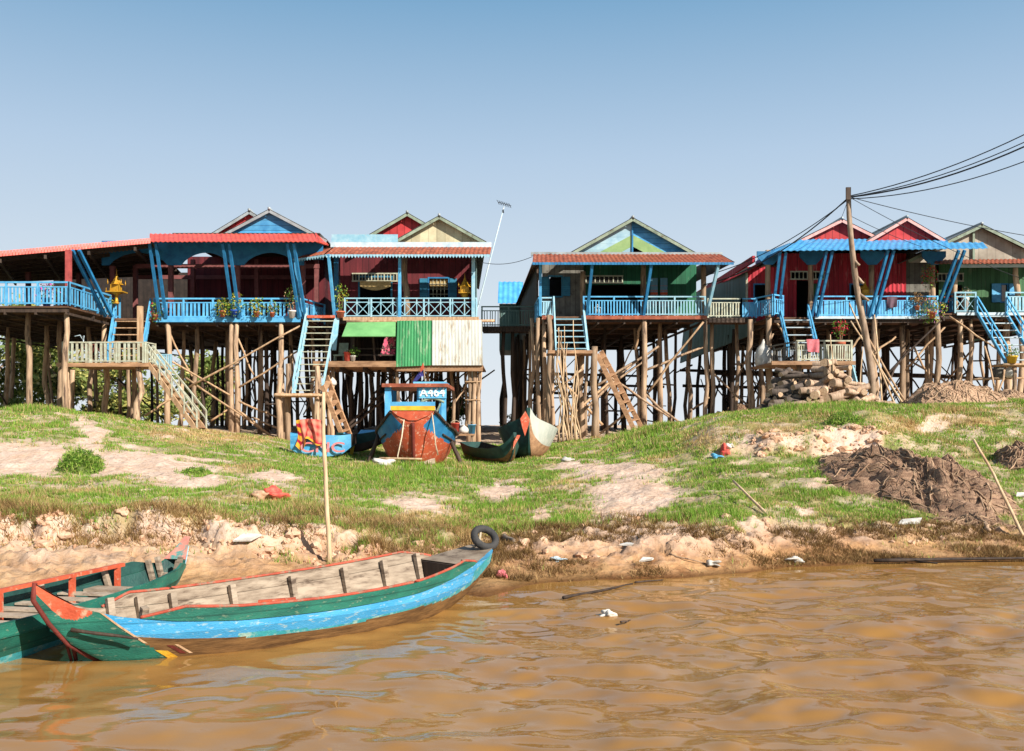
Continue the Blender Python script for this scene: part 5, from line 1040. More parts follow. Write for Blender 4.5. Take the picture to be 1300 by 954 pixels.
def bucket(label, c, r, h, m):
    t = thing('bucket', label, 'bucket', c)
    part('pail', m, t, lambda b: b.lathe([(r*.75, 0), (r, h), (r*1.06, h), (r*1.06, h-.03), (r*.92, h-.02), (r*.7, .03)], c, 14))
    part('handle', ROPE, t, lambda b: b.tube([(c[0]+r*math.cos(a), c[1], c[2]+h-.02+.7*r*math.sin(a)) for a in [math.pi*i/8 for i in range(9)]], .012, 5)); return t
bucket('red plastic bucket on the lower platform beside the spiky plant', (X(441, 44.5), 44.5, zp+.14), .16, .42, FABR)
bucket('yellow bucket on the stick landing of the olive green house', (X(1281, 42.6), 42.5, z6), .14, .3, YELLOW)
# plastic chair with a seat cushion on the lower platform
ch = thing('chair', 'pale green plastic chair standing on the lower platform', 'chair', (X(431, 44.9), 44.95, zp))
cx_, cy_ = X(431, 44.9), 44.95
part('seat', GREENP, ch, lambda b: b.box((cx_, cy_, zp+.43), (.5, .48, .06)))
part('backrest', GREENP, ch, lambda b: b.plate([(cx_-.1, cy_+.2, zp+.45), (cx_+.34, cy_+.1, zp+.45), (cx_+.38, cy_+.14, zp+1.02), (cx_-.06, cy_+.24, zp+1.02)], .05))
for sx in (-.2, .2):
    for sy in (-.2, .2): part('leg', GREENP, ch, lambda b: b.beam((cx_+sx*1.1, cy_+sy*1.1, zp), (cx_+sx, cy_+sy, zp+.41), .05, .05))
# bicycle behind the landing railing
def bicycle():
    x0 = X(98, 41.6); y = 41.7; z = zl; t = thing('bicycle', 'old bicycle parked behind the pale landing railing, handlebars showing', 'bicycle', (x0, y, z))
    for wx in (0, 1.05):
        wh = part('wheel', RUBBER, t, lambda b: b.tube([(x0+wx+.33*math.cos(a), y, z+.34+.33*math.sin(a)) for a in [6.283*i/20 for i in range(20)]], .022, 6, closed=True))
        part('spokes', ZINC, wh, lambda b: [b.beam((x0+wx, y, z+.34), (x0+wx+.32*math.cos(a), y, z+.34+.32*math.sin(a)), .008, .008) for a in [6.283*i/10 for i in range(10)]])
    part('frame', STEMRED, t, lambda b: [b.tube([(x0+a, y, z+c), (x0+d, y, z+e)], .022, 6) for a, c, d, e in ((0, .34, .22, .95), (.2, .82, .72, .84), (.22, .76, .55, .34), (.55, .34, .74, .92), (.55, .34, 1.05, .34), (.72, .82, 1.05, .34))])
    part('handlebar', WHITEB, t, lambda b: [b.tube([(x0-.02, y-.3, z+1.16), (x0+.16, y-.2, z+1.22), (x0+.22, y, z+1.0), (x0+.16, y+.2, z+1.22), (x0-.02, y+.3, z+1.16)], .022, 6), b.tube([(x0+.22, y, z+.9), (x0+.22, y, z+1.05)], .025, 6)])
    part('saddle', RUBBER, t, lambda b: b.plate([(x0+.55, y-.03, z+.96), (x0+.9, y-.1, z+.99), (x0+.9, y+.1, z+.99), (x0+.55, y+.03, z+.96)], .06))
bicycle()
# bundle of bamboo poles leaning under the green house landing
for i in range(20):
    px = random.uniform(706, 742); d = random.uniform(42.2, 42.8); q = P(px, 560, d); q.z = gz(q.x, d)-.05
    e = P(718+random.uniform(-14, 14)+(px-722)*.2, random.uniform(405, 500), d+.1)
    b = MB(); b.pole(q, e, .035, .018, 6, .12, 7); o = link('bamboo_pole', b, BAMB, at=q)
    tag(o, 'thin crooked pole in the bundle leaning against the green house landing', 'pole', 'poles leaning against the green house landing')
# stakes and long poles standing on the bank
def stake(label, a, c, r, m=BAMB, dig=.15):
    a = Vector(a); a.z = gz(a.x, a.y)-dig if dig is not None else a.z; b = MB(); b.pole(a, c, r, r*.7, 8, .03, 9)
    return tag(link('bamboo_pole', b, m, at=a), label, 'pole')
stake('tall bamboo mooring pole upright in the mud beside the blue canoe', P(418, 716, 13.1), P(411, 498, 13.2), .034)
stake('long bamboo pole leaning down the bank to the water', P(1048, 716, 14.2), P(931, 611, 17.5), .03)
stake('long bamboo pole leaning on the bank right of the dark nets', P(1306, 676, 15.8), P(1236, 558, 16.4), .03)
for k, (a, c, l) in enumerate((((1121, 516, 40.5), (1110, 400, 42), 'straight thin stick'), ((1152, 508, 40.5), (1080, 408, 42), 'long stick leaning left'), ((1140, 512, 40.6), (1078, 385, 41.5), 'forked pale stick'), ((1087, 505, 39.5), (1096, 440, 40), 'short stick'), ((1060, 510, 37), (1054, 425, 37.5), 'thin upright stick'))):
    stake(l+(' before the woodpile' if k == 4 else ' leaning beside the foot of the crooked pole'), P(*a), P(*c), .045 if k < 3 else .03)

# ------------------------------------------------------------------ woodpile
def log_thing(L, r, m, label):
    t = thing('log', label, 'log', (0, 0, 0), 'logs of the woodpile'); b = MB(); n = 10; V = []; fs = []
    prof = [math.sin(k*2.1+L*9)*.08+1 for k in range(n)]
    for i in range(7):
        u = i/6; w = math.sin(u*5+L*3)*.05
        for k in range(n): a = 6.283*k/n; V.append((-L/2+L*u, r*prof[k]*math.cos(a)*(1-.15*u)+w, r*prof[k]*math.sin(a)*(1-.15*u)))
    for i in range(6):
        for k in range(n): fs.append((i*n+k, i*n+(k+1) % n, (i+1)*n+(k+1) % n, (i+1)*n+k))
    b.add(V, fs, 0, True); link('bark', b, m, t)
    for e, q in ((0, -L/2-.002), (6, L/2+.002)):
        c = MB(); c.add([(q, v[1]*.97, v[2]*.97) for v in V[e*n:(e+1)*n]]+[(q+(.004 if e else -.004), sum(v[1] for v in V[e*n:(e+1)*n])/n, 0)], [(k, (k+1) % n, n) if e else ((k+1) % n, k, n) for k in range(n)]); link('sawn_end', c, LOGE, t)
    return t
protoP = [log_thing(L, r, LOGM, 'pale bleached log in the woodpile under the pale landing') for L, r in ((1.0, .12), (.8, .16), (1.2, .10), (.9, .14))]
protoD = [log_thing(L, r, LOGD, 'shade-darkened weathered log in the shaded left end of the woodpile') for L, r in ((.9, .12), (.8, .15), (1.1, .10))]
used = set()
def put(proto, loc, rot):
    o = proto if proto.name not in used else dup(proto); used.add(proto.name); o.location = loc; o.rotation_euler = rot
def pile(cx, cd, wid, dep, rows, protos, n0):
    for j in range(rows):
        n = max(2, n0-j*2)
        for i in range(n):
            x = cx+(i-(n-1)/2)*wid/n0+random.uniform(-.08, .08); y = cd+random.uniform(-dep, dep)+j*.12
            put(random.choice(protos), (x, y, gz(x, y)+.1+j*.2), (random.uniform(-.2, .2), random.uniform(-.28, .28), random.choice([random.uniform(-.6, .6), random.uniform(.7, 2.4)])))
pile(X(1060, 37.2), 37.2, 3.0, .7, 9, protoP, 17)
pile(X(1010, 37.8), 37.8, 2.3, .7, 8, protoD, 14)
pile(X(1096, 36.8), 36.8, 1.2, .4, 2, protoP, 3)
for k in range(4): put(random.choice(protoP), (X(1100+10*k, 36.5), 36.4+.2*k, gz(X(1100+10*k, 36.5), 36.4)+.1), (.1, .05, random.uniform(0, 3)))

# ------------------------------------------------------------------ heaps of fishing net
def heap(label, cx, cd, rx, ry, h, m, seed, lump=.5):
    x0 = X(cx, cd); b = MB(); nr, na = 34, 110; V = []; N = []
    for i in range(nr+1):
        t = i/nr
        for k in range(na):
            a = 6.283*k/na; wob = 1+.25*(float(vnoise(math.cos(a)*2+seed, math.sin(a)*2, seed))-.5)*2
            x = x0+rx*t*wob*math.cos(a); y = cd+ry*t*wob*math.sin(a)
            N.append((x, y, t, a))
    N = np.array(N); q = (1-N[:, 2]**2.2)
    rid = np.abs(fbm(N[:, 0]*1.3+N[:, 1]*.8+seed, N[:, 1]*1.1, seed+3)-.5)*2; rid2 = np.abs(fbm(N[:, 0]*4+seed, N[:, 1]*2.2+fbm(N[:, 0], N[:, 1], 9)*3, seed+5)-.5)*2; r3 = fbm(N[:, 0]*2+seed+N[:, 1]*6, N[:, 1]*9, 88, 3)-.5
    z = ground_z(N[:, 0], N[:, 1])-.06+h*q*(1-lump*.8*(.5-rid))*(1)+q**.4*(rid2-.3)*h*.32*lump*1.5+q**.3*r3*.17
    V = np.c_[N[:, :2], z]; fs = [(i*na+k, i*na+(k+1) % na, (i+1)*na+(k+1) % na, (i+1)*na+k) for i in range(nr) for k in range(na)]
    b.add(V.tolist(), [f[::-1] for f in fs], 0, True)
    for k in range(300):                                               # strands and folds lying over the heap
        a0 = random.uniform(0, 6.28); t0 = random.uniform(.15, 1.0); pts = []; da = random.uniform(-.05, .05); dt = random.uniform(-.07, .09)
        for s in range(9):
            i = min(nr, max(0, int((t0+dt*s)*nr))); kk = int((a0+da*s*2)/6.283*na) % na; v = V[i*na+kk]; pts.append((v[0], v[1], v[2]+.015))
        pts = [p for j, p in enumerate(pts) if j == 0 or (Vector(p)-Vector(pts[j-1])).length > .02]
        if len(pts) > 3: b.tube(pts, random.choice((.006, .008, .011, .02))*(cd/25), 5, 1 if k % 3 else 0)
    return tag(link('fishing_net', b, [m, NET_S], at=(x0, cd, gz(x0, cd))), label, 'fishing net', 'heaps of fishing net')
heap('big rounded tan heap of fishing net under the olive green house', 1208, 35.5, 1.75, 1.5, .98, NET_T, 3)
heap('small tan heap of net right of the big rounded one', 1283, 37, .95, .9, .55, NET_T, 14)
heap('wide dark brown heap of tangled net on the slope above the water', 1160, 19.6, 1.5, 3.2, .72, NET_D, 27, .9)
heap('dark brown heap of net cut by the right edge of the view', 1318, 23, .95, 1.3, .6, NET_D, 41, .7)
heap('low flat spread of brown net lying on the right bank edge', 1228, 16.6, .8, .5, .16, NET_D, 55, .8)

heap('dark heap of stored net in the shade under the crimson house', 935, 49, 2.2, 1.6, 1.1, NET_D, 63, .8)
# ------------------------------------------------------------------ boats
def stations(A, d, st):
    """A foot of the stem, d unit axis; st rows: s, half beam, sheer, keel, bottom fraction"""
    d = Vector((d[0], d[1], 0)).normalized(); n = Vector((-d.y, d.x, 0)); return [dict(s=s, c=Vector((A[0], A[1], 0))+d*s, n=n, w=w_, z1=z1, z0=z0, fl=fl) for s, w_, z1, z0, fl in st]
def refine(st, k=4):
    out = []
    for a, b in zip(st[:-1], st[1:]):
        for i in range(k):
            t = i/k; out.append(dict(c=a['c'].lerp(b['c'], t), n=a['n'], **{q: a[q]+(b[q]-a[q])*t for q in ('s', 'w', 'z1', 'z0', 'fl')}))
    out.append(st[-1])
    for q in ('w', 'z1', 'z0'):
        for _ in range(int(3*(k/4)**2)):
            v = [s[q] for s in out]
            for i in range(1, len(out)-1): out[i][q] = v[i-1]*.25+v[i]*.5+v[i+1]*.25
    return out
VR = [i/24 for i in range(25)]
def side(s, v, sg, off=0): return s['c']+s['n']*(sg*max(.004, s['w']*(s['fl']+(1-s['fl'])*v**s.get('pw', .65))+off))+Vector((0, 0, s['z0']+(s['z1']-s['z0'])*v))
def hull(root, S, mats, mfun, t=.03, edge=None, floor=None, inner=None, name='hull', closed_end=True):
    b = MB(); m = len(VR)
    for sg in (-1, 1):
        V = [side(s, v, sg) for s in S for v in VR]; Fs = {}
        for i in range(len(S)-1):
            for j in range(m-1):
                q = (i*m+j, (i+1)*m+j, (i+1)*m+j+1, i*m+j+1); Fs.setdefault(mfun((S[i]['s']+S[i+1]['s'])/2, (VR[j]+VR[j+1])/2, sg), []).append(q if sg < 0 else q[::-1])
        o = len(b.v); b.v.extend([tuple(v) for v in V])
        for mi, L in Fs.items():
            for f_ in L: b.f.append([o+k for k in f_]); b.m.append(mi); b.sm.append(True)
        # top edge of the planking
        for i in range(len(S)-1): b.add([side(S[i], 1, sg), side(S[i+1], 1, sg), side(S[i+1], 1, sg, -t), side(S[i], 1, sg, -t)], [(0, 1, 2, 3) if sg > 0 else (3, 2, 1, 0)], mfun(S[i]['s'], .99, sg) if edge is None else edge)
    for i in range(len(S)-1): b.add([side(S[i], 0, -1), side(S[i+1], 0, -1), side(S[i+1], 0, 1), side(S[i], 0, 1)], [(3, 2, 1, 0)], mfun(S[i]['s'], .01, 1))
    if closed_end:
        for s in (S[0], S[-1]):
            for j in range(m-1): b.add([side(s, VR[j], -1), side(s, VR[j], 1), side(s, VR[j+1], 1), side(s, VR[j+1], -1)], [(0, 1, 2, 3)], mfun(s['s'], VR[j], 1))
    h = link(name, b, mats, root)
    if inner is not None:
        def inn(q):
            for sg in (-1, 1):
                for i in range(len(S)-1):
                    for v0, v1 in zip(VR[::3][:-1], VR[::3][1:]):
                        f0 = lambda s, v: side(s, v, sg, -t)
                        q.add([f0(S[i], v0), f0(S[i+1], v0), f0(S[i+1], v1), f0(S[i], v1)], [(3, 2, 1, 0) if sg < 0 else (0, 1, 2, 3)], 0, True)
        part('lining', inner, root, inn)
    if floor is not None:
        def fl(q):
            for i in range(len(S)-1):
                a, c = S[i], S[i+1]; zf0 = max(floor, a['z0']+.05); zf1 = max(floor, c['z0']+.05)
                va = min(1, max(.02, (zf0-a['z0'])/max(.05, a['z1']-a['z0']))); vc = min(1, max(.02, (zf1-c['z0'])/max(.05, c['z1']-c['z0'])))
                if va >= .98 or vc >= .98: continue
                p = [side(a, va, -1, -.01), side(c, vc, -1, -.01), side(c, vc, 1, -.01), side(a, va, 1, -.01)]; q.add(p, [(0, 1, 2, 3)])
        part('floorboards', W_GREYF, root, fl)
    return h
W_GREYF = mat('grey floor boards', S(206, 188, 164), S(160, 140, 118), stretch=(.6, .6, 1), scale=8, wear=(S(120, 100, 82), .36, 6), rnd=.05)
def ribs(root, S, idx, m, t=.045, vlow=.3, extra=0):
    for i in idx:
        for sg in (-1, 1):
            part('rib', m, root, lambda b: b.beam(side(S[i], vlow, sg, -.055), side(S[i], 1, sg, -.055)+Vector((0, 0, extra)), .06, t, up=S[i]['n']))
def board(b, S, i0, i1, sg, h, out, mi_out, mi_in, t=.03, taper=3):
    for i in range(i0, i1):
        k0 = min(1, (i-i0)/taper, (i1-i)/taper); k1 = min(1, (i+1-i0)/taper, (i1-i-1)/taper)
        a, c = side(S[i], 1, sg, .012), side(S[i+1], 1, sg, .012); a.z += .004; c.z += .004; na, nc = S[i]['n']*sg*out, S[i+1]['n']*sg*out; u0 = Vector((0, 0, max(.004, h*k0))); u1 = Vector((0, 0, max(.004, h*k1)))
        p = [a, c, c+u1+nc*k1, a+u0+na*k0]; q = [v-S[i]['n']*sg*t for v in p]
        b.add(p, [(0, 1, 2, 3) if sg < 0 else (3, 2, 1, 0)], mi_out); b.add(q, [(3, 2, 1, 0) if sg < 0 else (0, 1, 2, 3)], mi_in)
        b.add([p[3], p[2], q[2], q[3]], [(0, 1, 2, 3)], mi_out)
def top_rail(b, S, i0, i1, sg, h, out, r=.022, taper=3):
    pts = []
    for i in range(i0, i1+1):
        k = min(1, (i-i0)/taper, (i1-i)/taper); p = side(S[i], 1, sg, 0)+S[i]['n']*sg*out*k; p.z += h*k+.012; pts.append(p)
    b.tube(pts, r, 6)

# the near canoe
A1 = (-3.49, 8.4); d1 = (.682, .731)
C1 = thing('canoe', 'long blue and green wooden canoe with red rails and a tyre on its stern', 'canoe', (A1[0]+d1[0]*2, A1[1]+d1[1]*2, 0))
S1 = refine(stations(A1, d1, [(-.56, .02, .70, .58, .2), (-.44, .06, .61, .38, .2), (-.28, .13, .50, .18, .25), (0, .29, .40, -.03, .35), (.4, .48, .335, -.08, .5), (.9, .64, .30, -.12, .62), (1.8, .78, .29, -.13, .7), (2.8, .76, .31, -.12, .7), (3.45, .6, .36, -.08, .62), (4.0, .41, .43, .02, .5), (4.34, .28, .49, .14, .45), (4.6, .18, .55, .30, .45)]), 24)
for q in S1: q['c'] = q['c']-q['n']*.13*math.sin(math.pi*max(0, min(1, q['s']/4.4)))
def m1(s, v, sg):
    if s < -.17-.42*max(0, .93-v) and v > .45: return 3
    bd = -.12+.66*(1-v)
    if s < bd: return 1
    lo = .60+.02*math.sin(s*3) if s < 3 else .60-.33*min(1, (s-3)/1.4)
    if v < lo: return 0
    return 4 if v < lo+.05+.07*max(0, math.sin(s*1.9)) and s > .9 or s > 4.1 and v < .75 else 2
hull(C1, S1, [HULLBR, GRN_B, BLU_B, ORANGE, TEAL_B, W_GREY, YELLOW], m1, floor=.09, inner=W_GREY, edge=5)
def side_at(S, s, v, sg, off=0):
    for a, c in zip(S[:-1], S[1:]):
        if a['s'] <= s <= c['s']: return side(a, v, sg, off).lerp(side(c, v, sg, off), (s-a['s'])/max(1e-6, c['s']-a['s']))
    return side(S[-1], v, sg, off)
def band(b, S, fs, w_, v0, v1, sg, mi=0, n=14):
    for i in range(n):
        va, vb = v0+(v1-v0)*i/n, v0+(v1-v0)*(i+1)/n; q = [side_at(S, fs(va), va, sg, .006), side_at(S, fs(va)+w_, va, sg, .006), side_at(S, fs(vb)+w_, vb, sg, .006), side_at(S, fs(vb), vb, sg, .006)]; b.add(q, [(0, 1, 2, 3) if sg < 0 else (3, 2, 1, 0)], mi)
for sg in (-1, 1):
    for m_, o_, w_, v0, v1 in ((W_PALE, -.13, .03, .5, 1), (YELLOW, -.13, .09, .02, .36), (STEMRED, .02, .05, .3, .48), (W_PALE, .09, .03, .3, .5)):
        part('painted_band', m_, C1, lambda b: band(b, S1, lambda v: o_+.66*(1-v), w_, v0, v1, sg))
part('stem', STEMRED, C1, lambda b: b.tube([S1[0]['c']+Vector((0, 0, S1[0]['z1']+.02))]+[s['c']-Vector(d1+(0,))*.015+Vector((0, 0, s['z0'])) for i, s in enumerate(S1[:90])], .022, 6))
def deckp(b, S, i0, i1, dz=.012):
    for i in range(i0, i1): b.add([side(S[i], 1, -1, .01)+Vector((0, 0, dz)), side(S[i+1], 1, -1, .01)+Vector((0, 0, dz)), side(S[i+1], 1, 1, .01)+Vector((0, 0, dz)), side(S[i], 1, 1, .01)+Vector((0, 0, dz))], [(0, 1, 2, 3)])
part('prow_deck', ORANGE, C1, lambda b: deckp(b, S1, 0, 54))
part('stern_deck', W_GREY, C1, lambda b: deckp(b, S1, 213, 264))
for sg in (-1, 1):
    part('washboard', [GRN_B, W_GREY], C1, lambda b: board(b, S1, 81, 222, sg, .115, .02, 0, 1, taper=18))
    part('rail', RAILRED, C1, lambda b: top_rail(b, S1, 81, 222, sg, .118, .02, r=.015, taper=18))
ribs(C1, S1, (84, 102, 120, 138, 156, 174, 192, 210), W_GREY, vlow=.5, extra=.095, t=.055)
part('bulkhead', [W_DARK, W_GREY], C1, lambda b: b.plate([side(S1[213], .5, -1, -.04), side(S1[213], .5, 1, -.04), side(S1[213], 1, 1, -.04), side(S1[213], 1, -1, -.04)], .03))
for i in (111, 150): part('thwart', W_GREY, C1, lambda b: b.beam(side(S1[i], .62, -1, -.04), side(S1[i], .62, 1, -.04), .07, .03))
ps = side(S1[132], .5, -1, -.14)
part('oar_post', ORANGE, C1, lambda b: [b.beam(ps, ps+Vector((0, 0, .3)), .045, .045), b.beam(ps+Vector((-.17, -.02, .3)), ps+Vector((.16, .02, .32)), .05, .04)])
part('mooring_stick', W_DARK, C1, lambda b: b.pole(side(S1[42], .3, -1, .05), side(S1[78], .62, -1, .14), .018, .01, 6, .01))
# tyre on the stern
ty = S1[264]; tc_ = ty['c']+Vector((.03, -.06, .66)); ax = Vector((.35, -.55, .6)).normalized(); e1 = ax.cross(Vector((0, 0, 1))).normalized(); e2 = ax.cross(e1)
tb = MB(); Rm, rm = .137, .042; V = []; nA, nB = 28, 10
for i in range(nA):
    a = 6.283*i/nA; rr = e1*math.cos(a)+e2*math.sin(a)
    for k in range(nB):
        t = 6.283*k/nB; V.append(tc_+rr*(Rm+rm*math.cos(t)*(1.0+.05*(i % 2)))+ax*(rm*1.15*math.sin(t)))
tb.add(V, [(i*nB+k, ((i+1) % nA)*nB+k, ((i+1) % nA)*nB+(k+1) % nB, i*nB+(k+1) % nB) for i in range(nA) for k in range(nB)], 0, True)
tag(link('tyre', tb, RUBBER, at=tc_), 'old black tyre propped on the stern of the blue and green canoe', 'tyre')
rp = MB(); rp.tube([tc_-e2*Rm, tc_-e2*.05+Vector((-.05, 0, -.1)), ty['c']+Vector((-.1, -.1, .56))], .016, 6); tag(link('rope', rp, ROPE, at=tc_), 'short pale rope tying the black tyre to the canoe stern', 'rope')

# the second canoe, at the left edge
A2 = (-4.02, 12.0); d2 = (-.2, -.98)
C2 = thing('canoe', 'weathered green canoe at the left edge with red rails inside', 'canoe', (-4.5, 9.5, 0))
S2 = refine(stations(A2, d2, [(-.12, .03, .62, .50, .2), (.06, .08, .46, .26, .25), (.3, .2, .30, .08, .4), (.8, .4, .24, 0, .55), (1.6, .56, .22, -.08, .65), (2.8, .62, .22, -.1, .7), (4.2, .6, .24, -.1, .7), (5.4, .45, .32, -.05, .55), (6.2, .25, .5, .1, .4)]))
hull(C2, S2, [HULLBR, GRN_B, TEAL_B, ORANGE], lambda s, v, sg: 0 if v < .2 else (2 if v < .52 else 1), floor=.07, inner=GRN_D)
for sg in (-1, 1):
    part('washboard', [GRN_B, GRN_D], C2, lambda b: board(b, S2, 7, 29, sg, .13, .01, 0, 1))
part('prow_deck', [mat('faded pink prow paint', S(220, 150, 130), S(200, 120, 104), scale=6, wear=(S(90, 150, 140), .46, 9), rnd=0)], C2, lambda b: deckp(b, S2, 0, 6))
part('end_plank', TEALR, C2, lambda b: b.plate([side(S2[2], .3, 1, .012), side(S2[6], .3, 1, .012), side(S2[6], .9, 1, .012), side(S2[2], .9, 1, .012)], .01))
ribs(C2, S2, (8, 9, 13, 17, 21), W_GREY, vlow=.3, extra=.12)
def rl(b):
    a, c = side(S2[12], 1, -1, -.12)+Vector((0, 0, .16)), side(S2[24], 1, -1, -.12)+Vector((0, 0, .16)); b.beam(a, c, .05, .04)
    for t in (.03, .25, .55, .8): q = a.lerp(c, t)-Vector((0, 0, .02)); b.beam(q, q-Vector((0, 0, .3)), .06, .04)
part('inner_railing', ORANGE, C2, rl)
for i in (14, 19): part('thwart', W_GREY, C2, lambda b: b.beam(side(S2[i], .85, -1, -.04), side(S2[i], .85, 1, -.04), .25, .03))
part('fore_planks', W_GREYF, C2, lambda b: [b.beam(side(S2[16+k], .95, -1, -.05), side(S2[16+k], .95, 1, -.05), .13, .02) for k in range(6)])
fr = P(88, 792, 8.45)
fk = thing('boat_anchor', 'rusty forked iron anchor hung over the side of the green canoe', 'anchor', fr)
part('shank', STEMRED, fk, lambda b: [b.tube([fr+Vector((-.02, 0, .05)), fr+Vector((.03, -.02, -.12)), fr+Vector((.075, -.03, -.33))], .018, 6), b.tube([fr+Vector((-.05, .02, .05)), fr+Vector((-.01, -.04, -.15)), fr+Vector((.05, -.05, -.34))], .014, 6)])
part('ring', STEMRED, fk, lambda b: b.tube([fr+Vector((-.09+.08*math.cos(a), .05, .1+.07*math.sin(a))) for a in [6.283*i/14 for i in range(14)]], .012, 5, closed=True))

# the cabin boat drawn up on the grass, bow towards the river
gb = gz(X(525, 29.3), 29.3)
Cb = thing('cabin_boat', 'orange and blue boat with an open blue cabin drawn up on the grass', 'boat', (X(525, 31), 31, gb))
S3 = stations((X(525, 29), 29.0), (-.03, 1), [(-.25, .62, 2.40, 2.06, .28), (-.05, .76, 2.25, 1.35, .05), (.1, .86, 2.12, 1.0, .05), (.35, 1.0, 1.98, gb+.10, .2), (.8, 1.16, 1.84, gb+.02, .45), (1.4, 1.2, 1.74, gb, .58), (2.4, 1.2, 1.7, gb, .6), (4.2, 1.18, 1.7, gb, .6), (6.5, 1.0, 1.85, gb+.1, .8)])
S3 = refine(S3, 5)
for q in S3: q['pw'] = .7
def m3(s, v, sg):
    if s < -.2: return 0
    k = min(S3, key=lambda q: abs(q['s']-s)); lat = k['w']*(k['fl']+(1-k['fl'])*v**.7); zz_v = k['z0']+(k['z1']-k['z0'])*v
    return 0 if zz_v < max(1.22, 2.22-.80*lat)+.04*math.sin(lat*26) else 1
hull(Cb, S3, [ORANGE_H, BLUE2], m3, floor=gb+.5, inner=W_DARK)
part('rubbing_strake', W_DARK, Cb, lambda b: [b.tube([side(s, 1, sg, .03) for s in S3], .045, 6) for sg in (-1,)])
part('rubbing_strake', W_DARK, Cb, lambda b: [b.tube([side(s, 1, sg, .03) for s in S3], .045, 6) for sg in (1,)])
part('lower_strake', W_DARK, Cb, lambda b: b.tube([side(s, .75, -1, .02) for s in S3[14:]], .03, 5))
part('lower_strake', W_DARK, Cb, lambda b: b.tube([side(s, .75, 1, .02) for s in S3[14:]], .03, 5))
part('stem', STEMRED, Cb, lambda b: b.tube([s['c']+Vector((0, -.03, s['z0'])) for s in S3[:18]], .055, 6))
part('keel_plank', W_GREY, Cb, lambda b: b.plate([P(500, 586, 29.35), P(525, 594, 29.1), P(552, 588, 29.5), P(552, 582, 29.6), P(525, 586, 29.2), P(500, 581, 29.45)], .06))
q0 = S3[0]['c']
part('bow_board', [BLUE, YELLOW, ORANGE], Cb, lambda b: [b.box((q0.x, q0.y-.03, z), (w_, .1, h), 0, mi) for z, w_, h, mi in ((2.62, 1.30, .12, 0), (2.495, 1.29, .125, 1))]+[b.plate([(q0.x-.63, q0.y-.05, 2.43), (q0.x-.45, q0.y-.05, 2.28), (q0.x-.12, q0.y-.05, 2.14), (q0.x+.12, q0.y-.05, 2.14), (q0.x+.45, q0.y-.05, 2.28), (q0.x+.63, q0.y-.05, 2.43)], .08, 2)])
part('eye', YELLOW, Cb, lambda b: b.plate([P(527, 538.5, 28.8), P(530, 537.5, 28.82), P(534, 534, 28.84), P(530, 534.5, 28.82)], .02))
part('eye', YELLOW, Cb, lambda b: b.plate([P(514, 535, 28.84), P(519, 538.5, 28.8), P(517, 534.5, 28.82)], .02))
yb = 31.2
def cpost(px, py0, py1, d, m, w_=.16): part('cabin_post', m, Cb, lambda b: b.beam(P(px, py0, d), P(px, py1, d), w_, w_))
cpost(493, 560, 490, yb, BLUE, .2); cpost(563.5, 560, 490, yb, BLUE, .14); cpost(501, 556, 490, 34.2, BLUE2, .14); cpost(560, 556, 490, 34.2, BLUE2, .14); cpost(531.5, 528, 492, yb, BLUE, .1)
part('cabin_roof', RUST, Cb, lambda b: b.span(X(486, yb), X(569, yb), yb-.25, 34.6, Z(492, yb), Z(487.5, yb)))
part('cabin_roof_edge', BLU_P, Cb, lambda b: b.span(X(525, yb), X(566, yb), yb-.1, 33, Z(487.4, yb), Z(485, yb)))
pn = part('name_panel', BLU_P, Cb, lambda b: b.span(X(532, yb), X(567, yb), yb-.12, yb-.06, Z(506, yb), Z(492.3, yb)))
def text_part(s, loc, size, m, parent, name='lettering', ext=.012, rz=0, sx=1.0, bold=.012, tilt=90):
    cu = bpy.data.curves.new(name, 'FONT'); cu.body = s; cu.size = size; cu.extrude = ext; cu.offset = bold; cu.align_x = 'CENTER'; cu.align_y = 'CENTER'
    tmp = bpy.data.objects.new('tmp', cu); col.objects.link(tmp); dg = bpy.context.evaluated_depsgraph_get(); me = bpy.data.meshes.new_from_object(tmp.evaluated_get(dg)); bpy.data.objects.remove(tmp); bpy.data.curves.remove(cu)
    M = Matrix.Translation(Vector(loc)-origin(parent)) @ Matrix.Rotation(rz, 4, 'Z') @ Matrix.Rotation(R(tilt), 4, 'X') @ Matrix.Diagonal((sx, 1, 1, 1)); me.transform(M)
    me.materials.clear(); me.materials.append(m); o = bpy.data.objects.new(name, me); col.objects.link(o); o.parent = parent; return o
text_part('A464', (X(549.5, yb), yb-.135, Z(499, yb)), .37, WHITEL, pn, bold=.006, sx=1.0)
part('cabin_arch', GREENP, Cb, lambda b: b.tube([P(534+30*i/10, 511-5*math.sin(math.pi*i/10), yb-.05) for i in range(11)], .045, 6))
part('cabin_brace', GREENP, Cb, lambda b: b.beam(P(551, 530, yb), P(563, 506, yb), .08, .06))
part('cabin_wall', GREENP, Cb, lambda b: b.plate([P(487, 545, yb), P(492, 520, yb), P(497, 520, 34.2), P(494, 545, 34.2)], .04))
fb = P(540, 487, 31.5); ft = P(537, 461, 31.5)
fg = part('flag_staff', W_PALE, Cb, lambda b: b.tube([fb, ft], .018, 6))
part('flag', mat('violet flag cloth', S(90, 86, 160), S(60, 56, 120), scale=4, rnd=0), fg, lambda b: [b.plate([P(538.5, 468, 31.5), P(531, 474, 31.6), P(523, 486, 31.7), P(529, 484, 31.6), P(535, 478, 31.5), P(539, 478, 31.5)], .015)])
part('flag_band', ORANGE, fg, lambda b: b.plate([P(537, 461.5, 31.48), P(533.5, 468, 31.5), P(534, 473, 31.5), P(538.8, 468, 31.48)], .015))
def prop_(label, a, c):
    b = MB(); b.pole(a, c, .07, .06, 7, .02); tag(link('prop_pole', b, W_DARK, at=a), label, 'pole', 'props holding the cabin boat upright')
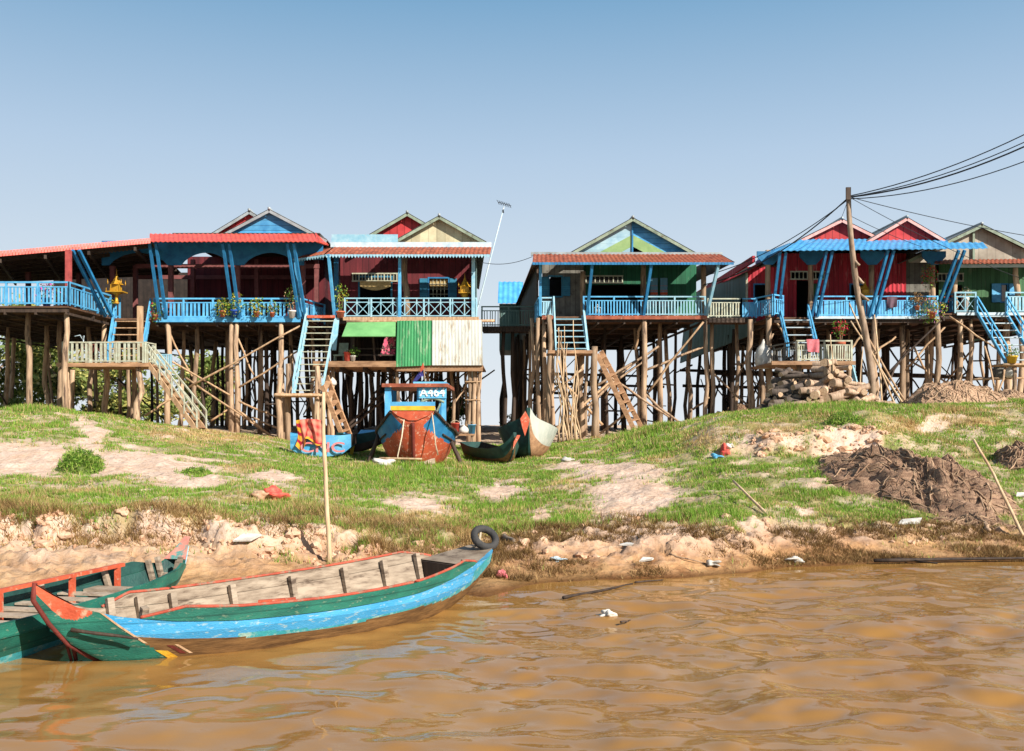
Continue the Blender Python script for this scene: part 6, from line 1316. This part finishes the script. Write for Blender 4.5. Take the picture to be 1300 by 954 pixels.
for l, a, c in (('dark prop pole holding the cabin boat up beside the small blue punt', (466, 592, 29.8), (481, 552, 30.1)), ('dark prop pole slanting down right from the cabin boat hull', (587, 590, 30.0), (571, 556, 30.2))):
    p0 = P(*a); p0.z = gz(p0.x, p0.y)-.1; prop_(l, p0, P(*c))
b = MB(); b.pole(P(481, 582, 28.7), P(536, 583, 28.65), .035, .03, 6, .02); tag(link('bamboo_stick', b, BAMB, at=P(481, 582, 28.7)), 'pale stick lying across the grass under the bow of the cabin boat', 'stick')
b = MB(); b.tube([P(548, 522, 28.8), P(551, 545, 28.65), P(553, 565, 28.7), P(556, 578, 28.8)], .02, 5); tag(link('rope', b, ROPE, at=P(548, 522, 28.8)), 'pale rope hanging down the lit right side of the cabin boat', 'rope')
b = MB(); b.tube([P(513, 532, 28.75), P(510, 555, 28.6), P(505, 578, 28.7), P(504, 590, 28.75)], .02, 5); tag(link('rope', b, ROPE, at=P(513, 532, 28.75)), 'pale rope hanging down the shaded left side of the cabin boat', 'rope')

# blue punt with the cloth and the faded letters
yp = 32.2; g4 = gz(X(405, yp), yp)
C4 = thing('punt', 'short sky blue punt with faded red letters on the grass', 'boat', (X(405, yp), yp, g4))
S4 = refine(stations((X(371, yp), yp+.5), (1, .06), [(-.1, .5, g4+.80, g4+.25, .85), (.25, .52, g4+.74, g4+.05, .85), (.9, .55, g4+.70, g4, .85), (1.55, .52, g4+.70, g4+.04, .85), (1.98, .45, g4+.76, g4+.42, .8)]))
hull(C4, S4, [BLU_P, BLU_B, W_DARK], lambda s, v, sg: (1 if s < .62+.3*v and v > .3 else 0) if s < 1.9 else 2, floor=g4+.2, inner=BLU_B)
text_part('CNC', (X(409, yp)+.02, yp-.03, g4+.30), .46, REDL, C4, bold=.006, sx=1.45, ext=.01, rz=.06)
yq = 34.2; g5 = gz(X(452, yq), yq)
C5 = thing('punt', 'dark hulled punt with a pale blue raised end behind the cabin boat', 'boat', (X(452, yq), yq, g5))
S5 = refine(stations((X(432, yq), yq), (1, -.15), [(0, .4, g5+.75, g5+.25, .8), (.3, .45, g5+.68, g5+.05, .8), (.8, .45, g5+.7, g5+.1, .8), (1.4, .4, g5+.8, g5+.35, .8)]))
hull(C5, S5, [GRN_D, W_DARK], lambda s, v, sg: 0 if v > .4 else 1, floor=g5+.25, inner=BLU_P)
part('fore_deck', BLU_P, C5, lambda b: b.plate([P(448, 560, yq-.4), P(473, 560, yq-.5), P(478, 546, yq+.3), P(458, 546, yq+.3)], .05))
part('gunwale', BLUE2, C5, lambda b: b.plate([P(447, 562, yq-.45), P(474, 562, yq-.55), P(474, 559.8, yq-.55), P(447, 559.8, yq-.45)], .05))
part('painted_post', YELLOW, C5, lambda b: b.beam(P(448, 565, yq-.5), P(446, 577, yq-.5), .12, .03))
# cloth thrown over the punt's left end
PLAID = mat('red plaid cloth', S(226, 66, 62), S(236, 150, 110), scale=9, plank=(0, .09), seam=1.35, rnd=0, wear=(S(240, 196, 90), .36, 5), bump=.1)
nx, ny = 44, 56; V = []; K = []
for j in range(ny+1):
    for i in range(nx+1):
        u, v = i/nx, j/ny; e = math.sin(u*7)*.05+.06*math.sin(u*13+v*5)+.02*math.sin(u*31+v*9)
        hem = 566-(9*math.sin(u*3.2+.3)**2 if u > .35 else -6*math.sin(u*8))
        if v < .62: t = v/.62; py = hem+(534-hem)*t-2*math.sin(math.pi*u)*t; p = P(375+34*u+4*math.sin(v*5)*(1-t), py, yp-.12); p.y += e+.1*t
        else: t = (v-.62)/.38; p = P(375+34*u, 534-2*math.sin(math.pi*u)+9*t*t, yp); p.y += .05+.75*t+e
        V.append(tuple(p)); a = .5+.5*math.sin(u*30+.5*math.sin(v*9)); c_ = .5+.5*math.sin(v*34+u*3)
        base = np.array(S(214, 48, 46))*(1-.55*a)+np.array(S(240, 160, 140))*(.55*a); base = base*(1-.35*c_)+np.array(S(248, 190, 150))*(.35*c_)
        if u < .14 or v < .07: base = np.array(S(240, 176, 60)) if c_ > .4 else np.array(S(180, 36, 60))
        K.append(base)
Fq = np.array([(j*(nx+1)+i, j*(nx+1)+i+1, (j+1)*(nx+1)+i+1, (j+1)*(nx+1)+i) for j in range(ny) for i in range(nx)])
bl = npmesh('blanket', np.array(V), Fq, np.array(K), vcmat('plaid cotton', .85, .15)); bl.data.polygons.foreach_set('use_smooth', np.ones(len(Fq), bool))
tag(bl, 'red and orange plaid blanket thrown over the end of the sky blue punt', 'blanket')

# two canoes lying on the grass right of the cabin boat
def bank_canoe(label, bow, d, st, mats, mf, pm, floor, prow):
    t = thing('canoe', label, 'canoe', (bow[0], bow[1], gz(*bow)), None); Sx = refine(stations(bow, d, st)); hull(t, Sx, mats, mf, floor=floor, inner=W_DARK)
    part('stem', GRN_D, t, lambda b: b.tube([s['c']+Vector((0, -.01, s['z0'])) for s in Sx[:14]], .03, 6))
    part('prow_plate', pm, t, prow); return Sx
g6 = gz(X(652, 30.6), 30.6)
bank_canoe('low dark green canoe with an orange prow on the grass', (X(652, 30.4), 30.4), (-.42, 1), [(-.1, .05, g6+.95, g6+.75, .2), (.05, .14, g6+.72, g6+.3, .2), (.35, .34, g6+.5, g6+.02, .3), (1.0, .5, g6+.42, g6, .5), (2.4, .55, g6+.45, g6, .6), (3.8, .4, g6+.6, g6+.1, .5)],
           [GRN_D, HULLBR], lambda s, v, sg: 0 if v > .25 else 1, ORANGE, g6+.12, lambda b: b.plate([P(650.5, 572, 30.15), P(653, 566, 30.2), P(659, 556, 30.25), P(660, 553, 30.25), P(656, 553, 30.25), P(652, 561, 30.2)][::-1], .06))
g7 = gz(X(671, 31.8), 31.8)
bank_canoe('tall prowed old boat with bleached planks and an orange prow on the grass', (X(671, 31.6), 31.6), (.0, 1), [(-.22, .06, g7+1.62, g7+1.15, .3), (0, .22, g7+1.3, g7+.4, .2), (.3, .75, g7+1.08, g7+.06, .12), (.8, .98, g7+.95, g7, .3), (2.0, 1.05, g7+.9, g7, .5), (4.0, .85, g7+1.0, g7+.1, .5)],
           [WHITEHULL, GRN_D, W_BEAM], lambda s, v, sg: 1 if sg > 0 else (0 if v > .36 else 2), ORANGE, g7+.3, lambda b: b.plate([P(666.5, 554, 31.3), P(671, 540, 31.32), P(672.5, 532, 31.33), P(667, 522, 31.35), P(660.5, 532, 31.33), P(663, 543, 31.32)], .06))

# little work table with things on it, right of the cabin boat
wt0 = P(586, 570, 38)
Wt = thing('work_table', 'rough wooden table behind the cabin boat', 'table', (wt0.x, 38, gz(wt0.x, 38)))
zt = Z(551, 38)
part('table_top', W_BEAM, Wt, lambda b: b.span(X(574, 38), X(602, 38), 37.6, 38.6, zt-.07, zt))
for px in (576, 600):
    for y in (37.7, 38.5): part('leg', W_POST, Wt, lambda b: b.beam((X(px, 38), y, gz(X(px, 38), y)-.05), (X(px, 38), y, zt-.07), .08, .08))
bucket('red bucket on the rough table behind the cabin boat', (X(578, 38), 38, zt), .17, .42, FABR)
bucket('blue bucket on the rough table behind the cabin boat', (X(599, 38), 38, zt), .16, .36, BLUE)
sack('crumpled white sack on the rough table behind the cabin boat', (X(589, 38), 38, zt+.14), .2, PLASTW, sq=.8)

# ------------------------------------------------------------------ litter and driftwood
def scrap(name, label, cat, px, py, d, w_, h, m, tilt=.3, grp=None):
    p = P(px, py, d); p.z = gz(p.x, p.y)+.01 if d > 12.4 else .012; b = MB()
    if name == 'board':
        q = [Vector((p.x+sx*w_*random.uniform(.85, 1.1)+.3*w_*(1 if sy > 0 else 0), p.y+sy*h, p.z+.035+tilt*h*sy+random.uniform(-.015, .03))) for sx, sy in ((-1, -1), (.7, -1), (1, .8), (-.6, 1))]; b.plate(q, .022)
    else:
        b.rock((p.x, p.y, p.z+h*.35), w_, n=3, sq=h/w_, rough=1.0)
    return tag(link(name, b, m, at=p), label, cat, grp)
scrap('board', 'flat white board lying on the mud behind the long canoe', 'board', 312, 708, 13.25, .15, .11, PLASTW, .35)
scrap('plastic_bag', 'crumpled red plastic bag on the grass left of the mooring pole', 'bag', 350, 640, 17, .22, .14, FABR, .6)
scrap('plastic_bag', 'crumpled white plastic bag beside the red one on the grass', 'bag', 333, 645, 16.8, .2, .1, CLAY, .5)
scrap('board', 'white slab lying on the bank below the sandy patch', 'board', 800, 691, 13.9, .17, .05, PLASTW, .3)
scrap('board', 'white pointed slab at the water edge right of the tyre', 'board', 820, 713, 13.4, .11, .05, PLASTW, .4)
scrap('plastic_bag', 'small white bag at the water edge between the slabs and the leaning pole', 'bag', 904, 720, 13.4, .08, .045, PLASTW, .5)
scrap('plastic_bag', 'white bag at the foot of the pole leaning into the water', 'bag', 1008, 717, 14.1, .1, .05, PLASTW, .5)
scrap('plastic_bag', 'red rag in the rubbish on the right slope', 'rag', 918, 577, 24.2, .14, .1, FABR, .8)
scrap('plastic_bag', 'pale blue bag in the rubbish on the right slope', 'bag', 910, 582, 24.0, .12, .07, BLU_P, .8)
scrap('plastic_bag', 'whitish bag in the rubbish on the right slope', 'bag', 926, 575, 24.4, .13, .08, PLASTW, .7)
scrap('plastic_bag', 'white bag in the shade between the punts and the cabin boat', 'bag', 486, 592, 28.4, .25, .14, PLASTW, .3)
scrap('plastic_bag', 'pale grey paper crumpled on the mud under the middle of the bank', 'paper', 708, 717, 13.3, .08, .04, WHITEB, .5)
scrap('board', 'white slab beside the wide dark net', 'board', 1152, 672, 16.2, .2, .09, PLASTW, .4)
scrap('board', 'white strip of board at the right edge of the bank', 'board', 1296, 630, 19, .14, .06, PLASTW, .4)
scrap('plastic_bag', 'white scrap on the grass before the tall prowed boat', 'bag', 722, 575, 29.5, .16, .1, PLASTW, .4)
scrap('plastic_bag', 'pinkish scrap at the water edge under the tyre', 'bag', 637, 747, 12.5, .05, .05, PINKC, .5)
scrap('plastic_bottle', 'crumpled white plastic bottle floating on the brown water', 'bottle', 772, 785, 10.2, .065, .05, PLASTW, .5)
def stick(label, a, c, r, m=W_DARK, z=None):
    a = Vector(a); c = Vector(c); b = MB()
    if z is None: a.z = gz(a.x, a.y)+r; c.z = gz(c.x, c.y)+r
    else: a.z = c.z = z
    b.pole(a, c, r, r*.5, 6, .03, 7); tag(link('driftwood_stick', b, m, at=a), label, 'stick')
stick('dark branch floating by the shore in the middle of the river edge', P(715, 762, 11.3), P(803, 743, 12.3), .02, z=.02)
stick('short dark twig floating right of the dark branch', P(806, 742, 12.4), P(842, 738, 12.6), .014, z=.02)
stick('long dark stick lying along the water edge at the right', P(1110, 716, 14.1), P(1330, 711, 14.4), .03, z=.06)
stick('second dark stick crossing the long one at the right water edge', P(1130, 708, 14.5), P(1190, 718, 13.9), .022, z=.05)
stick('grey stick lying on the mud behind the green canoe', P(-10, 774, 10.6), P(46, 746, 11.2), .022, W_GREY)
stick('thin twig on the bank among the pale clods below the sandy patch', P(850, 700, 13.5), P(895, 705, 13.4), .014, W_POST)
stick('weathered stump end sticking out of the bank beside the tyre', P(640, 680, 14.6), P(652, 702, 13.9), .05, W_GREY)
stick('dark twig floating near the white bottle', P(788, 792, 9.9), P(800, 789, 10), .012, z=.02)
stick('tapered log end poking out under the wide dark net', P(1243, 665, 16.6), P(1256, 684, 15.9), .07, W_POST)

# ------------------------------------------------------------------ trees and bushes behind the houses
TREEPAL = [S(150, 164, 88), S(110, 128, 62), S(192, 188, 106), S(88, 104, 54), S(214, 198, 128)]
def tree(label, x, y, h, cr, n=2600, name='tree', cat='tree', trunk=.22, leafs=.45, group=None, low=.12, pal=TREEPAL):
    z0 = gz(x, y)-.1; t = thing(name, label, cat, (x, y, z0), group); b = MB(); tips = []
    def limb(p, d, L, r, k):
        pts = [p]; dd = Vector(d)
        for i in range(4): dd = (dd+Vector((random.uniform(-.25, .25), random.uniform(-.25, .25), random.uniform(-.05, .15)))).normalized(); pts.append(pts[-1]+dd*L/4)
        b.tube(pts, [r*(1-.16*i) for i in range(5)], 6)
        if k == 0: tips.extend(pts[2:]); return
        for i in range(random.choice((2, 3, 3))):
            a = random.uniform(0, 6.28); limb(pts[random.choice((2, 3, 4))], (dd+Vector((math.cos(a)*.9, math.sin(a)*.9, random.uniform(-.05, .5)))).normalized(), L*random.uniform(.55, .8), r*.55, k-1)
    limb(Vector((x, y, z0)), (random.uniform(-.15, .15), 0, 1), h*.42, trunk, 3)
    link('trunk', b, BARK, t)
    T_ = np.array([tuple(q) for q in tips]); z1 = T_[:, 2].max(); 
    T_[:, 2] = z0+h*low+(T_[:, 2]-T_[:, 2].min())/(max(.1, z1-T_[:, 2].min()))*(h*(1-low))
    T_[:, 0] = x+(T_[:, 0]-x)*cr/max(.1, np.abs(T_[:, 0]-x).max())
    C = T_[RNG.integers(0, len(T_), n)]+RNG.normal(0, 1, (n, 3))*np.array([cr*.17, cr*.17, h*.06])
    tone = fbm(C[:, 0]*.7+C[:, 1]*.3, C[:, 2]*.8, 90); p_ = np.array(pal); i_ = np.clip((tone*6-1+RNG.normal(0, .8, n)).astype(int), 0, len(pal)-1)
    leaves('crown', C, leafs, p_[i_]*RNG.uniform(.75, 1.2, n)[:, None], t); return t
for lab, px, d, top, cr, n in (('tall olive green tree at the left edge below the hall deck', -5, 68, 392, 3.6, 5200), ('leafy tree left of the first stilt of the hall', 42, 72, 398, 3.4, 4600), ('yellowish green tree between the first stilts of the hall', 78, 66, 405, 2.8, 3600), ('lower dark green tree behind the hall landing', 122, 76, 452, 3.2, 3000), ('green tree seen through the stilts under the steps of the hall', 172, 80, 450, 3.4, 2800), ('yellow green tree behind the middle stilts of the hall', 228, 84, 455, 3.8, 2600), ('olive tree farthest behind the right stilts of the hall', 292, 86, 458, 3.8, 2400)):
    x = X(px, d); tree(lab, x, d, Z(top, d)-gz(x, d), cr, int(n*1.25), group='trees behind the hall')
for lab, px, d, top, cr, n in (('low shrub at the foot of the leftmost stilts', 15, 50, 505, 1.3, 900), ('low shrub on the bank crest behind the hall landing', 118, 49, 508, 1.3, 900), ('small green shrub behind the stilts left of the hall steps', 152, 52, 512, 1.2, 700), ('light green bush behind the orange cabin boat', 572, 58, 490, 1.25, 1300), ('low dry shrub in the gap between the two middle houses', 640, 56, 536, .8, 300), ('dark shrub deep under the right side of the crimson house', 1010, 64, 486, 1.6, 900), ('shrub behind the stilts of the olive green house', 1215, 66, 490, 1.5, 700)):
    x = X(px, d); tree(lab, x, d, max(.8, Z(top, d)-gz(x, d)), cr, n, 'bush', 'bush', .07, .26, 'bushes behind the stilts', .1, [S(110, 150, 60), S(80, 120, 44), S(140, 170, 80), S(66, 96, 40)] if px in (572, 1215) else TREEPAL)

def tuft(label, px, py, d, r, h, n):
    c = P(px, py, d); c.z = gz(c.x, c.y)-.05; t = thing('grass_tuft', label, 'shrub', c)
    q = RNG.normal(size=(n, 3)); q[:, 2] = np.abs(q[:, 2]); q /= np.linalg.norm(q, axis=1)[:, None]; q *= RNG.uniform(.55, 1.05, n)[:, None]*np.array([r, r*.9, h]); q[:, :2] *= (1+.25*(fbm(q[:, 0]*3+px, q[:, 1]*3, 95)-.5))[:, None]
    pal = np.array([S(150, 186, 70), S(112, 152, 50), S(176, 190, 96), S(88, 124, 44)])
    part('root_clump', mat('matted grass', S(120, 132, 66), S(90, 104, 46)), t, lambda b: b.rock((c.x, c.y, c.z), r*.68, n=3, sq=h/r))
    leaves('foliage', np.array([c.x, c.y, c.z])+q, .12, pal[RNG.integers(0, 4, n)]*RNG.uniform(.8, 1.15, n)[:, None], t, GRASSM, flat=-.8, aspect=.16)
tuft('round bushy green tuft alone on the pale sandy slope at the left', 102, 604, 21.5, .5, .55, 2600)
tuft('small low green tuft on the sand left of the mooring pole', 248, 606, 21.2, .36, .22, 1000)
tuft('dark green tuft above the crumbling sandy scarp at the right', 1072, 545, 25.5, .5, .35, 1500)
